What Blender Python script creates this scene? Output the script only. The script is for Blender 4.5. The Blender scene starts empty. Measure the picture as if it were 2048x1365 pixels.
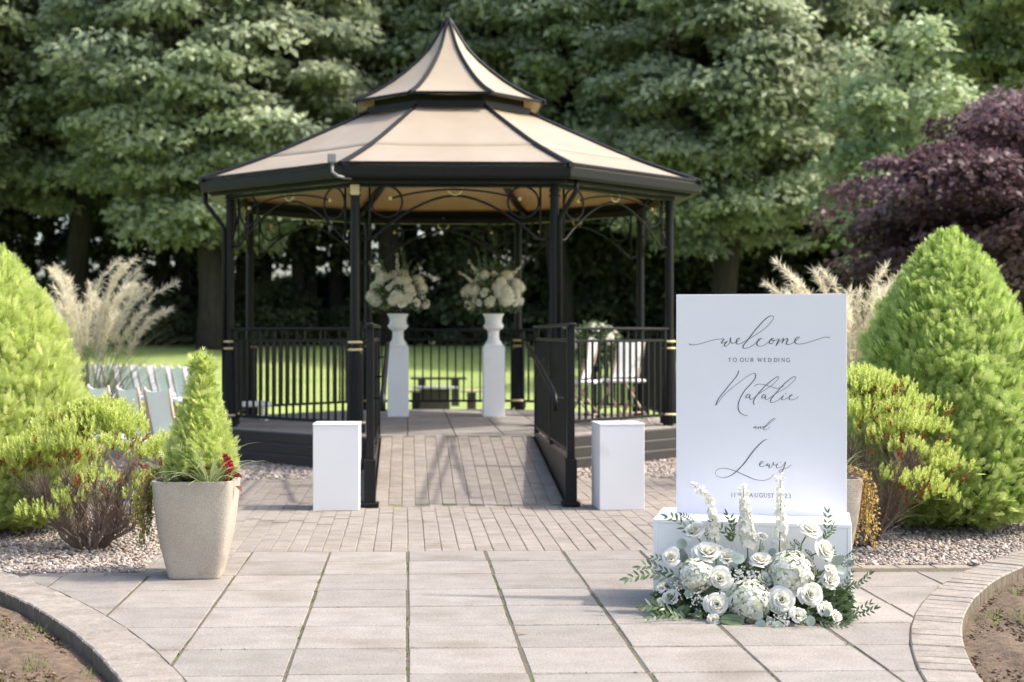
import bpy, math, random
import numpy as np
from mathutils import Matrix, Vector, Euler

# ------------------------------------------------------------------ camera, sky, sun, exposure
S = bpy.context.scene
COL = S.collection
PI = math.pi
R = math.radians
F_PX, EYE, PPX, HOR, YAW = 2913.0, 1.26, 915.0, 669.0, math.atan(100 / 2913)
cam_d = bpy.data.cameras.new('camera')
cam = bpy.data.objects.new('camera', cam_d)
COL.objects.link(cam)
cam.location = (0, 0, EYE)
cam.rotation_euler = (R(90), 0, -YAW)
cam_d.sensor_width = 36
cam_d.lens = F_PX / 2048 * 36
cam_d.shift_x = (1024 - PPX) / 2048
cam_d.shift_y = -(682.5 - HOR) / 2048
cam_d.clip_start, cam_d.clip_end = 0.1, 1500
cam_d.dof.use_dof = True
cam_d.dof.focus_distance = 6.9
cam_d.dof.aperture_fstop = 2.6
S.camera = cam

SUN_AZ, SUN_EL = -5.0, 50.0          # degrees: azimuth from +X towards +Y, elevation
w = bpy.data.worlds.new('World')
S.world = w
w.use_nodes = True
nt = w.node_tree
sky = nt.nodes.new('ShaderNodeTexSky')
sky.sky_type = 'NISHITA'
sky.sun_disc = False
sky.sun_elevation = R(SUN_EL)
sky.sun_rotation = R(90 - SUN_AZ)
sky.air_density, sky.dust_density, sky.ozone_density = 1.0, 4.0, 1.0
nt.nodes['Background'].inputs[1].default_value = 0.15
nt.links.new(sky.outputs[0], nt.nodes['Background'].inputs[0])

sd = bpy.data.lights.new('sun', 'SUN')
sd.energy = 2.1
sd.angle = R(1.8)
sd.color = (1.0, 0.95, 0.87)
sun = bpy.data.objects.new('sun', sd)
COL.objects.link(sun)
d = Vector((math.cos(R(SUN_AZ)) * math.cos(R(SUN_EL)), math.sin(R(SUN_AZ)) * math.cos(R(SUN_EL)), math.sin(R(SUN_EL))))
sun.rotation_euler = d.to_track_quat('Z', 'Y').to_euler()
sun.location = (20, 5, 25)

S.view_settings.view_transform = 'Standard'
S.view_settings.look = 'None'
S.view_settings.exposure = 1.42
S.view_settings.gamma = 1
S.view_settings.use_curve_mapping = False
S.render.engine = 'CYCLES'
S.cycles.use_denoising = True
S.cycles.max_bounces = 8
S.cycles.transparent_max_bounces = 8
S.cycles.sample_clamp_indirect = 6

rnd = random.Random(7)
rng = np.random.default_rng(7)


# ------------------------------------------------------------------ helpers
def place(px, py, Z):
    """a measured point of the photograph at depth Z metres -> world coordinates"""
    X = (px - PPX) / F_PX * Z
    return Vector((X * math.cos(YAW) + Z * math.sin(YAW), -X * math.sin(YAW) + Z * math.cos(YAW), EYE - (py - HOR) / F_PX * Z))


def tag(o, label=None, cat=None, group=None, kind=None):
    if label: o['label'] = label
    if cat: o['category'] = cat
    if group: o['group'] = group
    if kind: o['kind'] = kind
    return o


def empty(name, loc=(0, 0, 0), rz=0, label=None, cat=None, group=None, kind=None, parent=None):
    o = bpy.data.objects.new(name, None)
    o.empty_display_size = 0.1
    COL.objects.link(o)
    o.location = loc
    o.rotation_euler = (0, 0, rz)
    if parent: o.parent = parent
    return tag(o, label, cat, group, kind)


def link(name, me, parent=None, loc=(0, 0, 0), rot=(0, 0, 0), scale=None):
    o = bpy.data.objects.new(name, me)
    COL.objects.link(o)
    o.location = loc
    o.rotation_euler = rot
    if scale is not None:
        o.scale = (scale,) * 3 if isinstance(scale, (int, float)) else scale
    if parent: o.parent = parent
    return o


def kids(o):
    return [c for c in list(COL.objects) if c.parent == o]


def copy_tree(o, parent=None):
    c = o.copy()
    COL.objects.link(c)
    c.parent = parent
    for ch in list(o.children):
        copy_tree(ch, c)
    return c


class MB:
    """collects shapes, builds them as one mesh"""
    def __init__(s):
        s.v, s.f, s.m, s.t = [], [], [], []

    def add(s, vs, fs, m=0, tint=0.5):
        b = len(s.v)
        s.v += [tuple(p) for p in vs]
        s.f += [tuple(i + b for i in f) for f in fs]
        s.m += [m] * len(fs)
        s.t += (list(tint) if hasattr(tint, '__len__') else [tint] * len(vs))

    def box(s, c, size, rot=None, m=0, bevel=0.0, taper=1.0):
        x, y, z = size[0] / 2, size[1] / 2, size[2] / 2
        if bevel <= 0:
            vs = [(-x, -y, -z), (x, -y, -z), (x, y, -z), (-x, y, -z), (-x * taper, -y * taper, z), (x * taper, -y * taper, z), (x * taper, y * taper, z), (-x * taper, y * taper, z)]
            fs = [(0, 3, 2, 1), (4, 5, 6, 7), (0, 1, 5, 4), (1, 2, 6, 5), (2, 3, 7, 6), (3, 0, 4, 7)]
        else:
            b = bevel
            vs, fs = [], []
            for zz, q in ((-z, b), (-z + b, 0), (z - b, 0), (z, b)):
                xx, yy = x - q, y - q
                c4 = [(-xx, -yy), (xx, -yy), (xx, yy), (-xx, yy)]
                for i, (px, py) in enumerate(c4):
                    sx, sy = (1 if px > 0 else -1), (1 if py > 0 else -1)
                    if i in (0, 2):
                        vs += [(px, py - sy * b, zz), (px - sx * b, py, zz)]
                    else:
                        vs += [(px - sx * b, py, zz), (px, py - sy * b, zz)]
            for r in range(3):
                for i in range(8):
                    j = (i + 1) % 8
                    fs.append((r * 8 + i, r * 8 + j, r * 8 + 8 + j, r * 8 + 8 + i))
            fs.append(tuple(reversed(range(8))))
            fs.append(tuple(range(24, 32)))
        M4 = Matrix.Translation(Vector(c)) @ (rot.to_4x4() if rot else Matrix.Identity(4))
        s.add([M4 @ Vector(p) for p in vs], fs, m)

    def tube(s, pts, rad, n=8, m=0, closed=False, cap=True, tint=0.5):
        pts = [Vector(p) for p in pts]
        k = len(pts)
        rad = [rad] * k if isinstance(rad, (int, float)) else rad
        vs, fs, tt = [], [], []
        ref = None
        for i, p in enumerate(pts):
            if closed:
                d = pts[(i + 1) % k] - pts[i - 1]
            else:
                d = pts[min(i + 1, k - 1)] - pts[max(i - 1, 0)]
            d = d.normalized() if d.length > 1e-9 else Vector((0, 0, 1))
            if ref is None:
                ref = Vector((0, 0, 1)) if abs(d.z) < 0.9 else Vector((1, 0, 0))
                a = d.cross(ref).normalized()
            else:
                a = (a - d * a.dot(d))
                a = a.normalized() if a.length > 1e-6 else d.orthogonal().normalized()
            b = d.cross(a)
            for j in range(n):
                an = 2 * PI * j / n + PI / n
                vs.append(p + (a * math.cos(an) + b * math.sin(an)) * rad[i])
                tt.append(tint[i] if hasattr(tint, '__len__') else tint)
        for i in range(k if closed else k - 1):
            i2 = (i + 1) % k
            for j in range(n):
                j2 = (j + 1) % n
                fs.append((i * n + j, i * n + j2, i2 * n + j2, i2 * n + j))
        if cap and not closed:
            fs.append(tuple(reversed(range(n))))
            fs.append(tuple(range((k - 1) * n, k * n)))
        s.add(vs, fs, m, tt)

    def lathe(s, prof, n=24, c=(0, 0, 0), m=0, flute=0, fl_n=12):
        vs, fs = [], []
        k = len(prof)
        for r, z in prof:
            for j in range(n):
                an = 2 * PI * j / n
                rr = r * (1 - flute * (0.5 + 0.5 * math.cos(fl_n * an))) if flute else r
                vs.append((c[0] + rr * math.cos(an), c[1] + rr * math.sin(an), c[2] + z))
        for i in range(k - 1):
            for j in range(n):
                j2 = (j + 1) % n
                fs.append((i * n + j, i * n + j2, (i + 1) * n + j2, (i + 1) * n + j))
        fs.append(tuple(reversed(range(n))))
        fs.append(tuple(range((k - 1) * n, k * n)))
        s.add(vs, fs, m)

    def prism(s, poly, z0, z1, m=0, inset=0.0, bev=0.0):
        n = len(poly)
        if bev > 0:
            cx = sum(p[0] for p in poly) / n
            cy = sum(p[1] for p in poly) / n
            top = []
            for p in poly:
                dx, dy = p[0] - cx, p[1] - cy
                L = math.hypot(dx, dy) or 1
                top.append((p[0] - dx / L * bev * 1.3, p[1] - dy / L * bev * 1.3))
            vs = [(p[0], p[1], z0) for p in poly] + [(p[0], p[1], z1 - bev) for p in poly] + [(p[0], p[1], z1) for p in top]
            fs = [tuple(reversed(range(n)))]
            for r in range(2):
                fs += [(r * n + i, r * n + (i + 1) % n, (r + 1) * n + (i + 1) % n, (r + 1) * n + i) for i in range(n)]
            fs.append(tuple(range(2 * n, 3 * n)))
        else:
            vs = [(p[0], p[1], z0) for p in poly] + [(p[0], p[1], z1) for p in poly]
            fs = [tuple(reversed(range(n))), tuple(range(n, 2 * n))] + [(i, (i + 1) % n, n + (i + 1) % n, n + i) for i in range(n)]
        s.add(vs, fs, m)

    def ball(s, c, r, n=8, m=0, sq=(1, 1, 1)):
        vs, fs = [], []
        k = n // 2 + 1
        for i in range(k):
            th = PI * i / (k - 1)
            for j in range(n):
                ph = 2 * PI * j / n
                vs.append((c[0] + r * sq[0] * math.sin(th) * math.cos(ph), c[1] + r * sq[1] * math.sin(th) * math.sin(ph), c[2] - r * sq[2] * math.cos(th)))
        for i in range(k - 1):
            for j in range(n):
                fs.append((i * n + j, i * n + (j + 1) % n, (i + 1) * n + (j + 1) % n, (i + 1) * n + j))
        s.add(vs, fs, m)

    def mesh(s, name, mats, smooth=False, auto=None):
        me = bpy.data.meshes.new(name)
        me.from_pydata(s.v, [], s.f)
        for mt in (mats if isinstance(mats, (list, tuple)) else [mats]):
            me.materials.append(mt)
        me.polygons.foreach_set('material_index', s.m)
        at = me.attributes.new('tint', 'FLOAT', 'POINT')
        at.data.foreach_set('value', s.t)
        if smooth or auto:
            me.polygons.foreach_set('use_smooth', [True] * len(s.f))
            if auto:
                me.set_sharp_from_angle(angle=R(auto))
        me.update()
        return me

    def build(s, name, mats, parent=None, smooth=False, auto=None, loc=(0, 0, 0), rot=(0, 0, 0)):
        return link(name, s.mesh(name, mats, smooth, auto), parent, loc, rot)


def mesh_np(name, V, F, tint, mats, midx=None, smooth=False):
    V = np.ascontiguousarray(V, dtype=np.float32)
    F = np.ascontiguousarray(F, dtype=np.int32)
    me = bpy.data.meshes.new(name)
    me.vertices.add(len(V))
    me.vertices.foreach_set('co', V.ravel())
    k = F.shape[1]
    me.loops.add(F.size)
    me.loops.foreach_set('vertex_index', F.ravel())
    me.polygons.add(len(F))
    me.polygons.foreach_set('loop_start', np.arange(0, F.size, k, dtype=np.int32))
    for mt in (mats if isinstance(mats, (list, tuple)) else [mats]):
        me.materials.append(mt)
    if midx is not None:
        me.polygons.foreach_set('material_index', np.ascontiguousarray(midx, dtype=np.int32))
    if smooth:
        me.polygons.foreach_set('use_smooth', np.ones(len(F), dtype=bool))
    at = me.attributes.new('tint', 'FLOAT', 'POINT')
    at.data.foreach_set('value', np.ascontiguousarray(tint, dtype=np.float32))
    me.update(calc_edges=True)
    return me


def unit(a):
    return a / np.maximum(np.linalg.norm(a, axis=1, keepdims=True), 1e-9)


def leaves(P, D, N, L, Wd, tint, fold=0.25, droop=0.15):
    """diamond leaves: P base, D direction, N normal, L length, Wd width -> V,F,T (4 vertices, one bent quad each)"""
    n = len(P)
    D = unit(D)
    Sd = unit(np.cross(D, N))
    N = unit(np.cross(Sd, D))
    L = np.broadcast_to(np.asarray(L, float).reshape(-1, 1), (n, 1))
    Wd = np.broadcast_to(np.asarray(Wd, float).reshape(-1, 1), (n, 1))
    mid = P + D * L * 0.45
    a = mid + Sd * Wd * 0.5 + N * Wd * fold
    b = mid - Sd * Wd * 0.5 + N * Wd * fold
    tip = P + D * L - N * L * droop
    V = np.stack([P, a, tip, b], axis=1).reshape(-1, 3)
    F = np.arange(4 * n).reshape(n, 4)
    T = np.repeat(np.asarray(tint, float), 4)
    return V, F, T


def join_np(parts):
    V, F, T, o = [], [], [], 0
    for v, f, t in parts:
        V.append(v); F.append(f + o); T.append(t); o += len(v)
    return np.concatenate(V), np.concatenate(F), np.concatenate(T)


def rand_dirs(n, g=rng):
    return unit(g.normal(size=(n, 3)))


# ------------------------------------------------------------------ materials
def newmat(name):
    m = bpy.data.materials.new(name)
    m.use_nodes = True
    t = m.node_tree
    return m, t, t.nodes['Principled BSDF'], t.nodes['Material Output']


def N(t, typ, **kw):
    n = t.nodes.new(typ)
    for k, v in kw.items():
        setattr(n, k, v)
    return n


def ramp(t, stops):
    r = N(t, 'ShaderNodeValToRGB')
    e = r.color_ramp.elements
    while len(e) < len(stops): e.new(0.5)
    for i, (p, c) in enumerate(stops):
        e[i].position = p
        e[i].color = (*c, 1)
    return r


def solid(name, c1, c2=None, scale=6.0, rough=0.6, bump=0.0, bscale=60.0, metal=0.0, spec=0.4, vary=0.0, coords='world', stretch=None, detail=5, dirt=None, dirt_scale=2.0, dirt_at=(0.55, 0.75), speck=0.0, sscale=110):
    """noise-mottled surface: c1..c2 by noise, fine bump, optional dirt blotches, per-object brightness variation"""
    m, t, p, out = newmat(name)
    L = t.links.new
    p.inputs['Roughness'].default_value = rough
    p.inputs['Metallic'].default_value = metal
    p.inputs['Specular IOR Level'].default_value = spec
    if coords == 'world':
        g = N(t, 'ShaderNodeNewGeometry').outputs['Position']
    else:
        g = N(t, 'ShaderNodeTexCoord').outputs['Object']
    if stretch:
        mp = N(t, 'ShaderNodeMapping')
        mp.inputs['Scale'].default_value = stretch
        L(g, mp.inputs[0]); g = mp.outputs[0]
    n1 = N(t, 'ShaderNodeTexNoise')
    n1.inputs['Scale'].default_value = scale
    n1.inputs['Detail'].default_value = detail
    L(g, n1.inputs['Vector'])
    r = ramp(t, [(0.32, c1), (0.68, c2 or c1)])
    L(n1.outputs[0], r.inputs[0])
    colr = r.outputs[0]
    if dirt:
        n3 = N(t, 'ShaderNodeTexNoise')
        n3.inputs['Scale'].default_value = dirt_scale
        n3.inputs['Detail'].default_value = 6
        L(g, n3.inputs['Vector'])
        r3 = ramp(t, [(dirt_at[0], (0, 0, 0)), (dirt_at[1], (1, 1, 1))])
        L(n3.outputs[0], r3.inputs[0])
        mx = N(t, 'ShaderNodeMix', data_type='RGBA')
        L(r3.outputs[0], mx.inputs['Factor'])
        L(colr, mx.inputs['A'])
        mx.inputs['B'].default_value = (*dirt, 1)
        colr = mx.outputs['Result']
    if speck:
        n4 = N(t, 'ShaderNodeTexNoise')
        n4.inputs['Scale'].default_value = sscale
        n4.inputs['Detail'].default_value = 3
        L(g, n4.inputs['Vector'])
        m4 = N(t, 'ShaderNodeMapRange')
        m4.inputs['From Min'].default_value = .3
        m4.inputs['From Max'].default_value = .7
        m4.inputs['To Min'].default_value = 1 - speck
        m4.inputs['To Max'].default_value = 1 + speck
        L(n4.outputs[0], m4.inputs['Value'])
        h4 = N(t, 'ShaderNodeHueSaturation')
        L(m4.outputs[0], h4.inputs['Value'])
        L(colr, h4.inputs['Color'])
        colr = h4.outputs[0]
    if vary:
        oi = N(t, 'ShaderNodeObjectInfo')
        mr = N(t, 'ShaderNodeMapRange')
        mr.inputs['To Min'].default_value = 1 - vary
        mr.inputs['To Max'].default_value = 1 + vary
        L(oi.outputs['Random'], mr.inputs['Value'])
        hs = N(t, 'ShaderNodeHueSaturation')
        L(mr.outputs[0], hs.inputs['Value'])
        L(colr, hs.inputs['Color'])
        colr = hs.outputs[0]
    L(colr, p.inputs['Base Color'])
    if bump:
        n2 = N(t, 'ShaderNodeTexNoise')
        n2.inputs['Scale'].default_value = bscale
        n2.inputs['Detail'].default_value = 4
        L(g, n2.inputs['Vector'])
        b = N(t, 'ShaderNodeBump')
        b.inputs['Strength'].default_value = bump
        b.inputs['Distance'].default_value = 0.01
        L(n2.outputs[0], b.inputs['Height'])
        L(b.outputs[0], p.inputs['Normal'])
    return m


def leafy(name, stops, transl=0.3, rough=0.5, vary=0.12, spec=0.35):
    """leaf surface: colour by the 'tint' attribute, a share of light let through"""
    m, t, p, out = newmat(name)
    L = t.links.new
    a = N(t, 'ShaderNodeAttribute', attribute_name='tint')
    r = ramp(t, stops)
    L(a.outputs['Fac'], r.inputs[0])
    oi = N(t, 'ShaderNodeObjectInfo')
    mr = N(t, 'ShaderNodeMapRange')
    mr.inputs['To Min'].default_value = 1 - vary
    mr.inputs['To Max'].default_value = 1 + vary
    L(oi.outputs['Random'], mr.inputs['Value'])
    hs = N(t, 'ShaderNodeHueSaturation')
    L(mr.outputs[0], hs.inputs['Value'])
    L(r.outputs[0], hs.inputs['Color'])
    L(hs.outputs[0], p.inputs['Base Color'])
    p.inputs['Roughness'].default_value = rough
    p.inputs['Specular IOR Level'].default_value = spec
    tr = N(t, 'ShaderNodeBsdfTranslucent')
    L(hs.outputs[0], tr.inputs['Color'])
    mx = N(t, 'ShaderNodeMixShader')
    mx.inputs[0].default_value = transl
    L(p.outputs[0], mx.inputs[1])
    L(tr.outputs[0], mx.inputs[2])
    L(mx.outputs[0], out.inputs['Surface'])
    return m


M = {}
M['flag'] = solid('flagstone_concrete', (.225, .202, .178), (.275, .250, .222), 7, .88, .6, 150, vary=.10, dirt=(.185, .160, .132), dirt_scale=2.2, dirt_at=(.54, .72), stretch=(.9, 1.2, 1), speck=.22, sscale=95)
M['joint'] = solid('joint_grit', (.085, .066, .046), (.165, .14, .105), 60, .95, .9, 160, dirt=(.10, .13, .04), dirt_scale=5, dirt_at=(.58, .68))
M['block'] = solid('paving_block', (.222, .192, .163), (.272, .238, .203), 9, .88, .5, 150, vary=.08, dirt=(.17, .145, .115), dirt_scale=2.5, speck=.2, sscale=100)
M['joint_moss'] = solid('mossy_joint', (.165, .145, .105), (.21, .19, .14), 40, .95, .9, 120, dirt=(.14, .185, .04), dirt_scale=7, dirt_at=(.48, .62))
M['kerb'] = solid('kerb_brick', (.215, .19, .16), (.285, .25, .215), 14, .88, .6, 120, vary=.07, dirt=(.155, .132, .098), dirt_scale=5, speck=.2, sscale=100)
M['kerb_side'] = solid('dark_kerb_brick', (.10, .08, .055), (.17, .14, .10), 18, .95, .6, 90, dirt=(.09, .10, .035), dirt_scale=9)  # darker brown brick tone for the bed-side face of the kerb
M['soil'] = solid('soil', (.085, .058, .038), (.165, .118, .078), 22, .98, 1.0, 90, dirt=(.13, .085, .06), dirt_scale=9)
M['gravel_base'] = solid('gravel_bed', (.20, .17, .145), (.28, .245, .21), 60, .95, 1.0, 120)
M['lawn'] = solid('lawn_grass', (.23, .30, .085), (.31, .375, .125), 1.2, .8, 1.0, 60, spec=.15, dirt=(.33, .37, .14), dirt_scale=.35)
M['black'] = solid('black_paint', (.005, .005, .006), (.008, .008, .009), 30, .45, .12, 60, spec=.22)
M['brownblack'] = solid('dark_stained_board', (.020, .016, .015), (.030, .025, .022), 8, .5, .25, 40, stretch=(1, 1, 8), spec=.4)
M['gold'] = solid('gold_paint', (.55, .43, .20), (.66, .54, .30), 30, .45, .1, 60, spec=.5)
M['white'] = solid('white_paint', (.80, .80, .805), (.83, .83, .83), 3, .5, .06, 60, spec=.35)
M['white_box'] = solid('white_board_paint', (.72, .715, .725), (.745, .74, .75), 2, .55, .05, 90, spec=.3, dirt=(.62, .60, .57), dirt_scale=3.2, dirt_at=(.64, .82))
M['board'] = solid('sign_white', (.70, .685, .735), (.71, .695, .745), 2, .28, .0, 60, spec=.5)
M['ink'] = solid('grey_ink', (.10, .10, .125), (.12, .12, .145), 30, .5)
M['chair_white'] = leafy('white_chair_panel', [(0, (.88, .875, .90)), (1, (.90, .895, .92))], .06, .5, 0, .3)
M['urn'] = solid('white_urn_plaster', (.80, .795, .78), (.83, .825, .81), 6, .6, .15, 50)
M['pot'] = solid('planter_stone', (.37, .325, .26), (.44, .395, .325), 5, .8, .55, 170, dirt=(.27, .215, .15), dirt_scale=6.5, dirt_at=(.60, .74), speck=.12, sscale=140)
M['pot_soil'] = solid('potting_soil', (.04, .028, .02), (.07, .05, .035), 40, .95, 1, 90)
M['bark'] = solid('bark', (.055, .043, .032), (.10, .08, .06), 4, .95, 1.0, 12, stretch=(3, 3, .6))
M['bark_dark'] = solid('dark_bark', (.022, .018, .015), (.042, .034, .027), 4, .95, 1.0, 12, stretch=(3, 3, .6))
M['twig'] = solid('heather_twig', (.13, .092, .07), (.21, .155, .12), 12, .9, .4, 60)
M['wood'] = solid('pale_wood', (.44, .33, .24), (.52, .40, .30), 6, .6, .1, 50, stretch=(4, 4, 1))
M['dark_wood'] = solid('dark_wood', (.025, .02, .018), (.05, .04, .035), 5, .6, .3, 40)
M['grey'] = solid('grey_plastic', (.20, .205, .21), (.25, .255, .26), 10, .5)
M['house_wall'] = solid('house_render', (.72, .70, .68), (.78, .76, .74), 2, .8)
M['house_roof'] = solid('house_tiles', (.36, .15, .09), (.45, .20, .12), 4, .8)
M['glass'] = solid('window_glass', (.05, .06, .07), (.07, .08, .09), 3, .1, spec=.8)
M['dead_leaf'] = solid('dead_leaf', (.30, .12, .07), (.42, .20, .11), 30, .7, vary=.3)

# roof cloth / tan sheet: lets a little light through
m, t_, p_, o_ = newmat('tan_roof_sheet')
g_ = N(t_, 'ShaderNodeNewGeometry')
n_ = N(t_, 'ShaderNodeTexNoise'); n_.inputs['Scale'].default_value = 2.5; n_.inputs['Detail'].default_value = 6
t_.links.new(g_.outputs['Position'], n_.inputs['Vector'])
r_ = ramp(t_, [(.3, (.385, .315, .23)), (.7, (.45, .38, .29))])
t_.links.new(n_.outputs[0], r_.inputs[0])
t_.links.new(r_.outputs[0], p_.inputs['Base Color'])
p_.inputs['Roughness'].default_value = .42
p_.inputs['Specular IOR Level'].default_value = .35
tr_ = N(t_, 'ShaderNodeBsdfTranslucent'); tr_.inputs['Color'].default_value = (.62, .42, .20, 1)
mx_ = N(t_, 'ShaderNodeMixShader'); mx_.inputs[0].default_value = .24
t_.links.new(p_.outputs[0], mx_.inputs[1]); t_.links.new(tr_.outputs[0], mx_.inputs[2]); t_.links.new(mx_.outputs[0], o_.inputs['Surface'])
M['roof'] = m

M['leaf_tree'] = leafy('broad_leaf', [(0, (.20, .24, .155)), (.5, (.41, .475, .31)), (1, (.57, .64, .41))], .55, .48, .15, .4)
M['leaf_grey'] = leafy('silvery_leaf', [(0, (.21, .25, .165)), (.5, (.43, .49, .325)), (1, (.58, .64, .44))], .55, .48, .12, .4)
M['leaf_bright'] = leafy('fresh_leaf', [(0, (.15, .21, .10)), (.5, (.29, .37, .18)), (1, (.46, .53, .31))], .42, .45, .1, .5)
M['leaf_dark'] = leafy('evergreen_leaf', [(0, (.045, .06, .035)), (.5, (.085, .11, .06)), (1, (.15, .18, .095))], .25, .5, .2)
M['leaf_feather'] = leafy('feathery_leaf', [(0, (.17, .22, .10)), (.5, (.36, .43, .21)), (1, (.56, .60, .32))], .52, .5, .1)
M['leaf_purple'] = leafy('purple_leaf', [(0, (.07, .034, .040)), (.5, (.155, .090, .102)), (1, (.33, .24, .265))], .45, .50, .05, .35)
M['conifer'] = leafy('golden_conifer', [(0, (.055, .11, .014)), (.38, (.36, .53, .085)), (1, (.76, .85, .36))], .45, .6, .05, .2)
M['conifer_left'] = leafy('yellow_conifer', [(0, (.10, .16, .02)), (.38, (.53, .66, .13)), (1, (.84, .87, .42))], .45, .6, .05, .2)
M['conifer_core'] = solid('conifer_inner', (.018, .028, .008), (.03, .045, .012), 30, .9)
M['erica'] = leafy('golden_heather', [(0, (.16, .23, .04)), (.45, (.48, .57, .12)), (1, (.76, .79, .33))], .42, .6, .04, .2)
M['rust'] = leafy('rusty_heather', [(0, (.10, .030, .010)), (.5, (.21, .075, .022)), (1, (.32, .15, .05))], .2, .7, .05, .2)
M['plume'] = leafy('grass_plume', [(0, (.52, .44, .29)), (.5, (.72, .65, .48)), (1, (.84, .79, .66))], .5, .7, .05, .2)
M['grass_blade'] = leafy('grass_blade', [(0, (.13, .17, .06)), (.5, (.25, .27, .12)), (1, (.42, .37, .23))], .3, .6, .05, .2)
M['grass_green'] = leafy('short_grass', [(0, (.07, .12, .02)), (.5, (.13, .19, .035)), (1, (.22, .27, .07))], .3, .6, .05, .2)
M['variegated'] = leafy('variegated_blade', [(0, (.09, .15, .04)), (.5, (.22, .30, .10)), (1, (.62, .64, .42))], .3, .5, .05, .3)
M['red_leaf'] = leafy('red_leaf', [(0, (.10, .02, .02)), (.5, (.20, .05, .03)), (1, (.35, .16, .06))], .25, .5, .05, .4)
M['red_petal'] = leafy('red_petal', [(0, (.35, .01, .02)), (1, (.62, .03, .05))], .25, .5, .05, .4)
M['creeper'] = leafy('yellow_creeper', [(0, (.16, .16, .03)), (.5, (.36, .33, .07)), (1, (.58, .50, .17))], .3, .6, .05, .2)
M['creeper_gold'] = leafy('golden_creeper', [(0, (.30, .20, .05)), (.5, (.55, .38, .12)), (1, (.72, .55, .24))], .3, .6, .05, .2)
M['succulent'] = leafy('succulent_leaf', [(0, (.10, .14, .06)), (.5, (.24, .28, .15)), (1, (.40, .22, .12))], .2, .5, .05, .3)
M['petal'] = leafy('white_petal', [(0, (.62, .57, .40)), (.35, (.77, .75, .64)), (1, (.82, .81, .745))], .32, .6, .0, .15)
M['hydrangea'] = leafy('hydrangea_petal', [(0, (.56, .58, .40)), (.5, (.74, .745, .63)), (1, (.80, .80, .74))], .30, .6, .0, .15)
M['petal_cream'] = leafy('cream_petal', [(0, (.78, .75, .58)), (.5, (.88, .86, .76)), (1, (.90, .89, .84))], .38, .6, .0, .15)
M['ruscus'] = leafy('ruscus_leaf', [(0, (.05, .085, .032)), (.5, (.10, .155, .062)), (1, (.20, .26, .125))], .28, .38, .05, .6)
M['euc'] = leafy('eucalyptus_leaf', [(0, (.20, .25, .21)), (.5, (.28, .335, .285)), (1, (.37, .42, .37))], .2, .5, .08, .4)
M['stem'] = leafy('flower_stem', [(0, (.06, .10, .03)), (1, (.17, .21, .07))], .0, .5, .05, .3)
pebble_cols = [(0, (.10, .085, .075)), (.3, (.23, .20, .175)), (.55, (.34, .29, .255)), (.8, (.38, .29, .225)), (1, (.58, .55, .52))]
M['pebble'] = leafy('pebble', pebble_cols, 0, .7, .0, .3)


# ------------------------------------------------------------------ setting: ground, paving, beds
def hill(y):
    u = min(max((y - 27) / 14, 0), 1)
    return -0.03 + 0.95 * u * u * (3 - 2 * u)


def ground_sheet():
    ys = [-40, -10, 3, 10, 11.4, 16, 20, 24, 27, 29, 31, 33, 35, 37, 39, 41, 44, 50, 60, 80, 120, 200, 500, 1200]
    xs = [-1000, -300, -100, -40, -20, -10, -6, -4.5, 0, 5.5, 7, 10, 20, 40, 100, 300, 1000]
    V = [(x, y, hill(y) if (y > 10.5 or not -5 < x < 6) else -0.25) for y in ys for x in xs]
    n = len(xs)
    Fc = [(j * n + i, j * n + i + 1, (j + 1) * n + i + 1, (j + 1) * n + i) for j in range(len(ys) - 1) for i in range(n - 1)]
    mb = MB(); mb.add(V, Fc)
    tag(mb.build('lawn', M['lawn'], smooth=True), kind='structure')


ground_sheet()


def fit_circle(pts):
    A = np.array([[2 * x, 2 * y, 1] for x, y in pts])
    b = np.array([x * x + y * y for x, y in pts])
    s = np.linalg.lstsq(A, b, rcond=None)[0]
    return float(s[0]), float(s[1]), math.sqrt(s[2] + s[0] ** 2 + s[1] ** 2)


KL_o = [(-2.112, 7.772), (-1.936, 7.546), (-1.631, 6.998), (-1.353, 6.57), (-1.183, 6.255), (-.901, 5.587), (-.805, 5.304)]
KL_i = [(-1.997, 7.214), (-1.757, 6.849), (-1.519, 6.428), (-1.267, 5.864), (-1.04, 5.312)]
KR_o = [(3.628, 8.456), (3.27, 7.942), (2.739, 7.31), (2.44, 6.833), (2.245, 6.412), (2.08, 5.939), (1.871, 5.212)]
KR_i = [(3.329, 7.767), (2.884, 7.159), (2.616, 6.699), (2.425, 6.293), (2.271, 5.884), (2.088, 5.205)]
KERB = []
for po, pi_ in ((KL_o, KL_i), (KR_o, KR_i)):
    cx, cy, ro = fit_circle(po)
    ri = float(np.mean([math.hypot(x - cx, y - cy) for x, y in pi_]))
    KERB.append((cx, cy, ro, ri))
print('KERB', KERB)


def clip(poly, nx, ny, c):
    """keep the side nx*x+ny*y <= c"""
    out = []
    for i in range(len(poly)):
        a, b = poly[i], poly[(i + 1) % len(poly)]
        da, db = nx * a[0] + ny * a[1] - c, nx * b[0] + ny * b[1] - c
        if da <= 0: out.append(a)
        if (da < 0 < db) or (db < 0 < da):
            q = da / (da - db)
            out.append((a[0] + (b[0] - a[0]) * q, a[1] + (b[1] - a[1]) * q))
    return out


def area(poly):
    return abs(sum(poly[i][0] * poly[(i + 1) % len(poly)][1] - poly[(i + 1) % len(poly)][0] * poly[i][1] for i in range(len(poly)))) / 2 if len(poly) > 2 else 0


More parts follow.
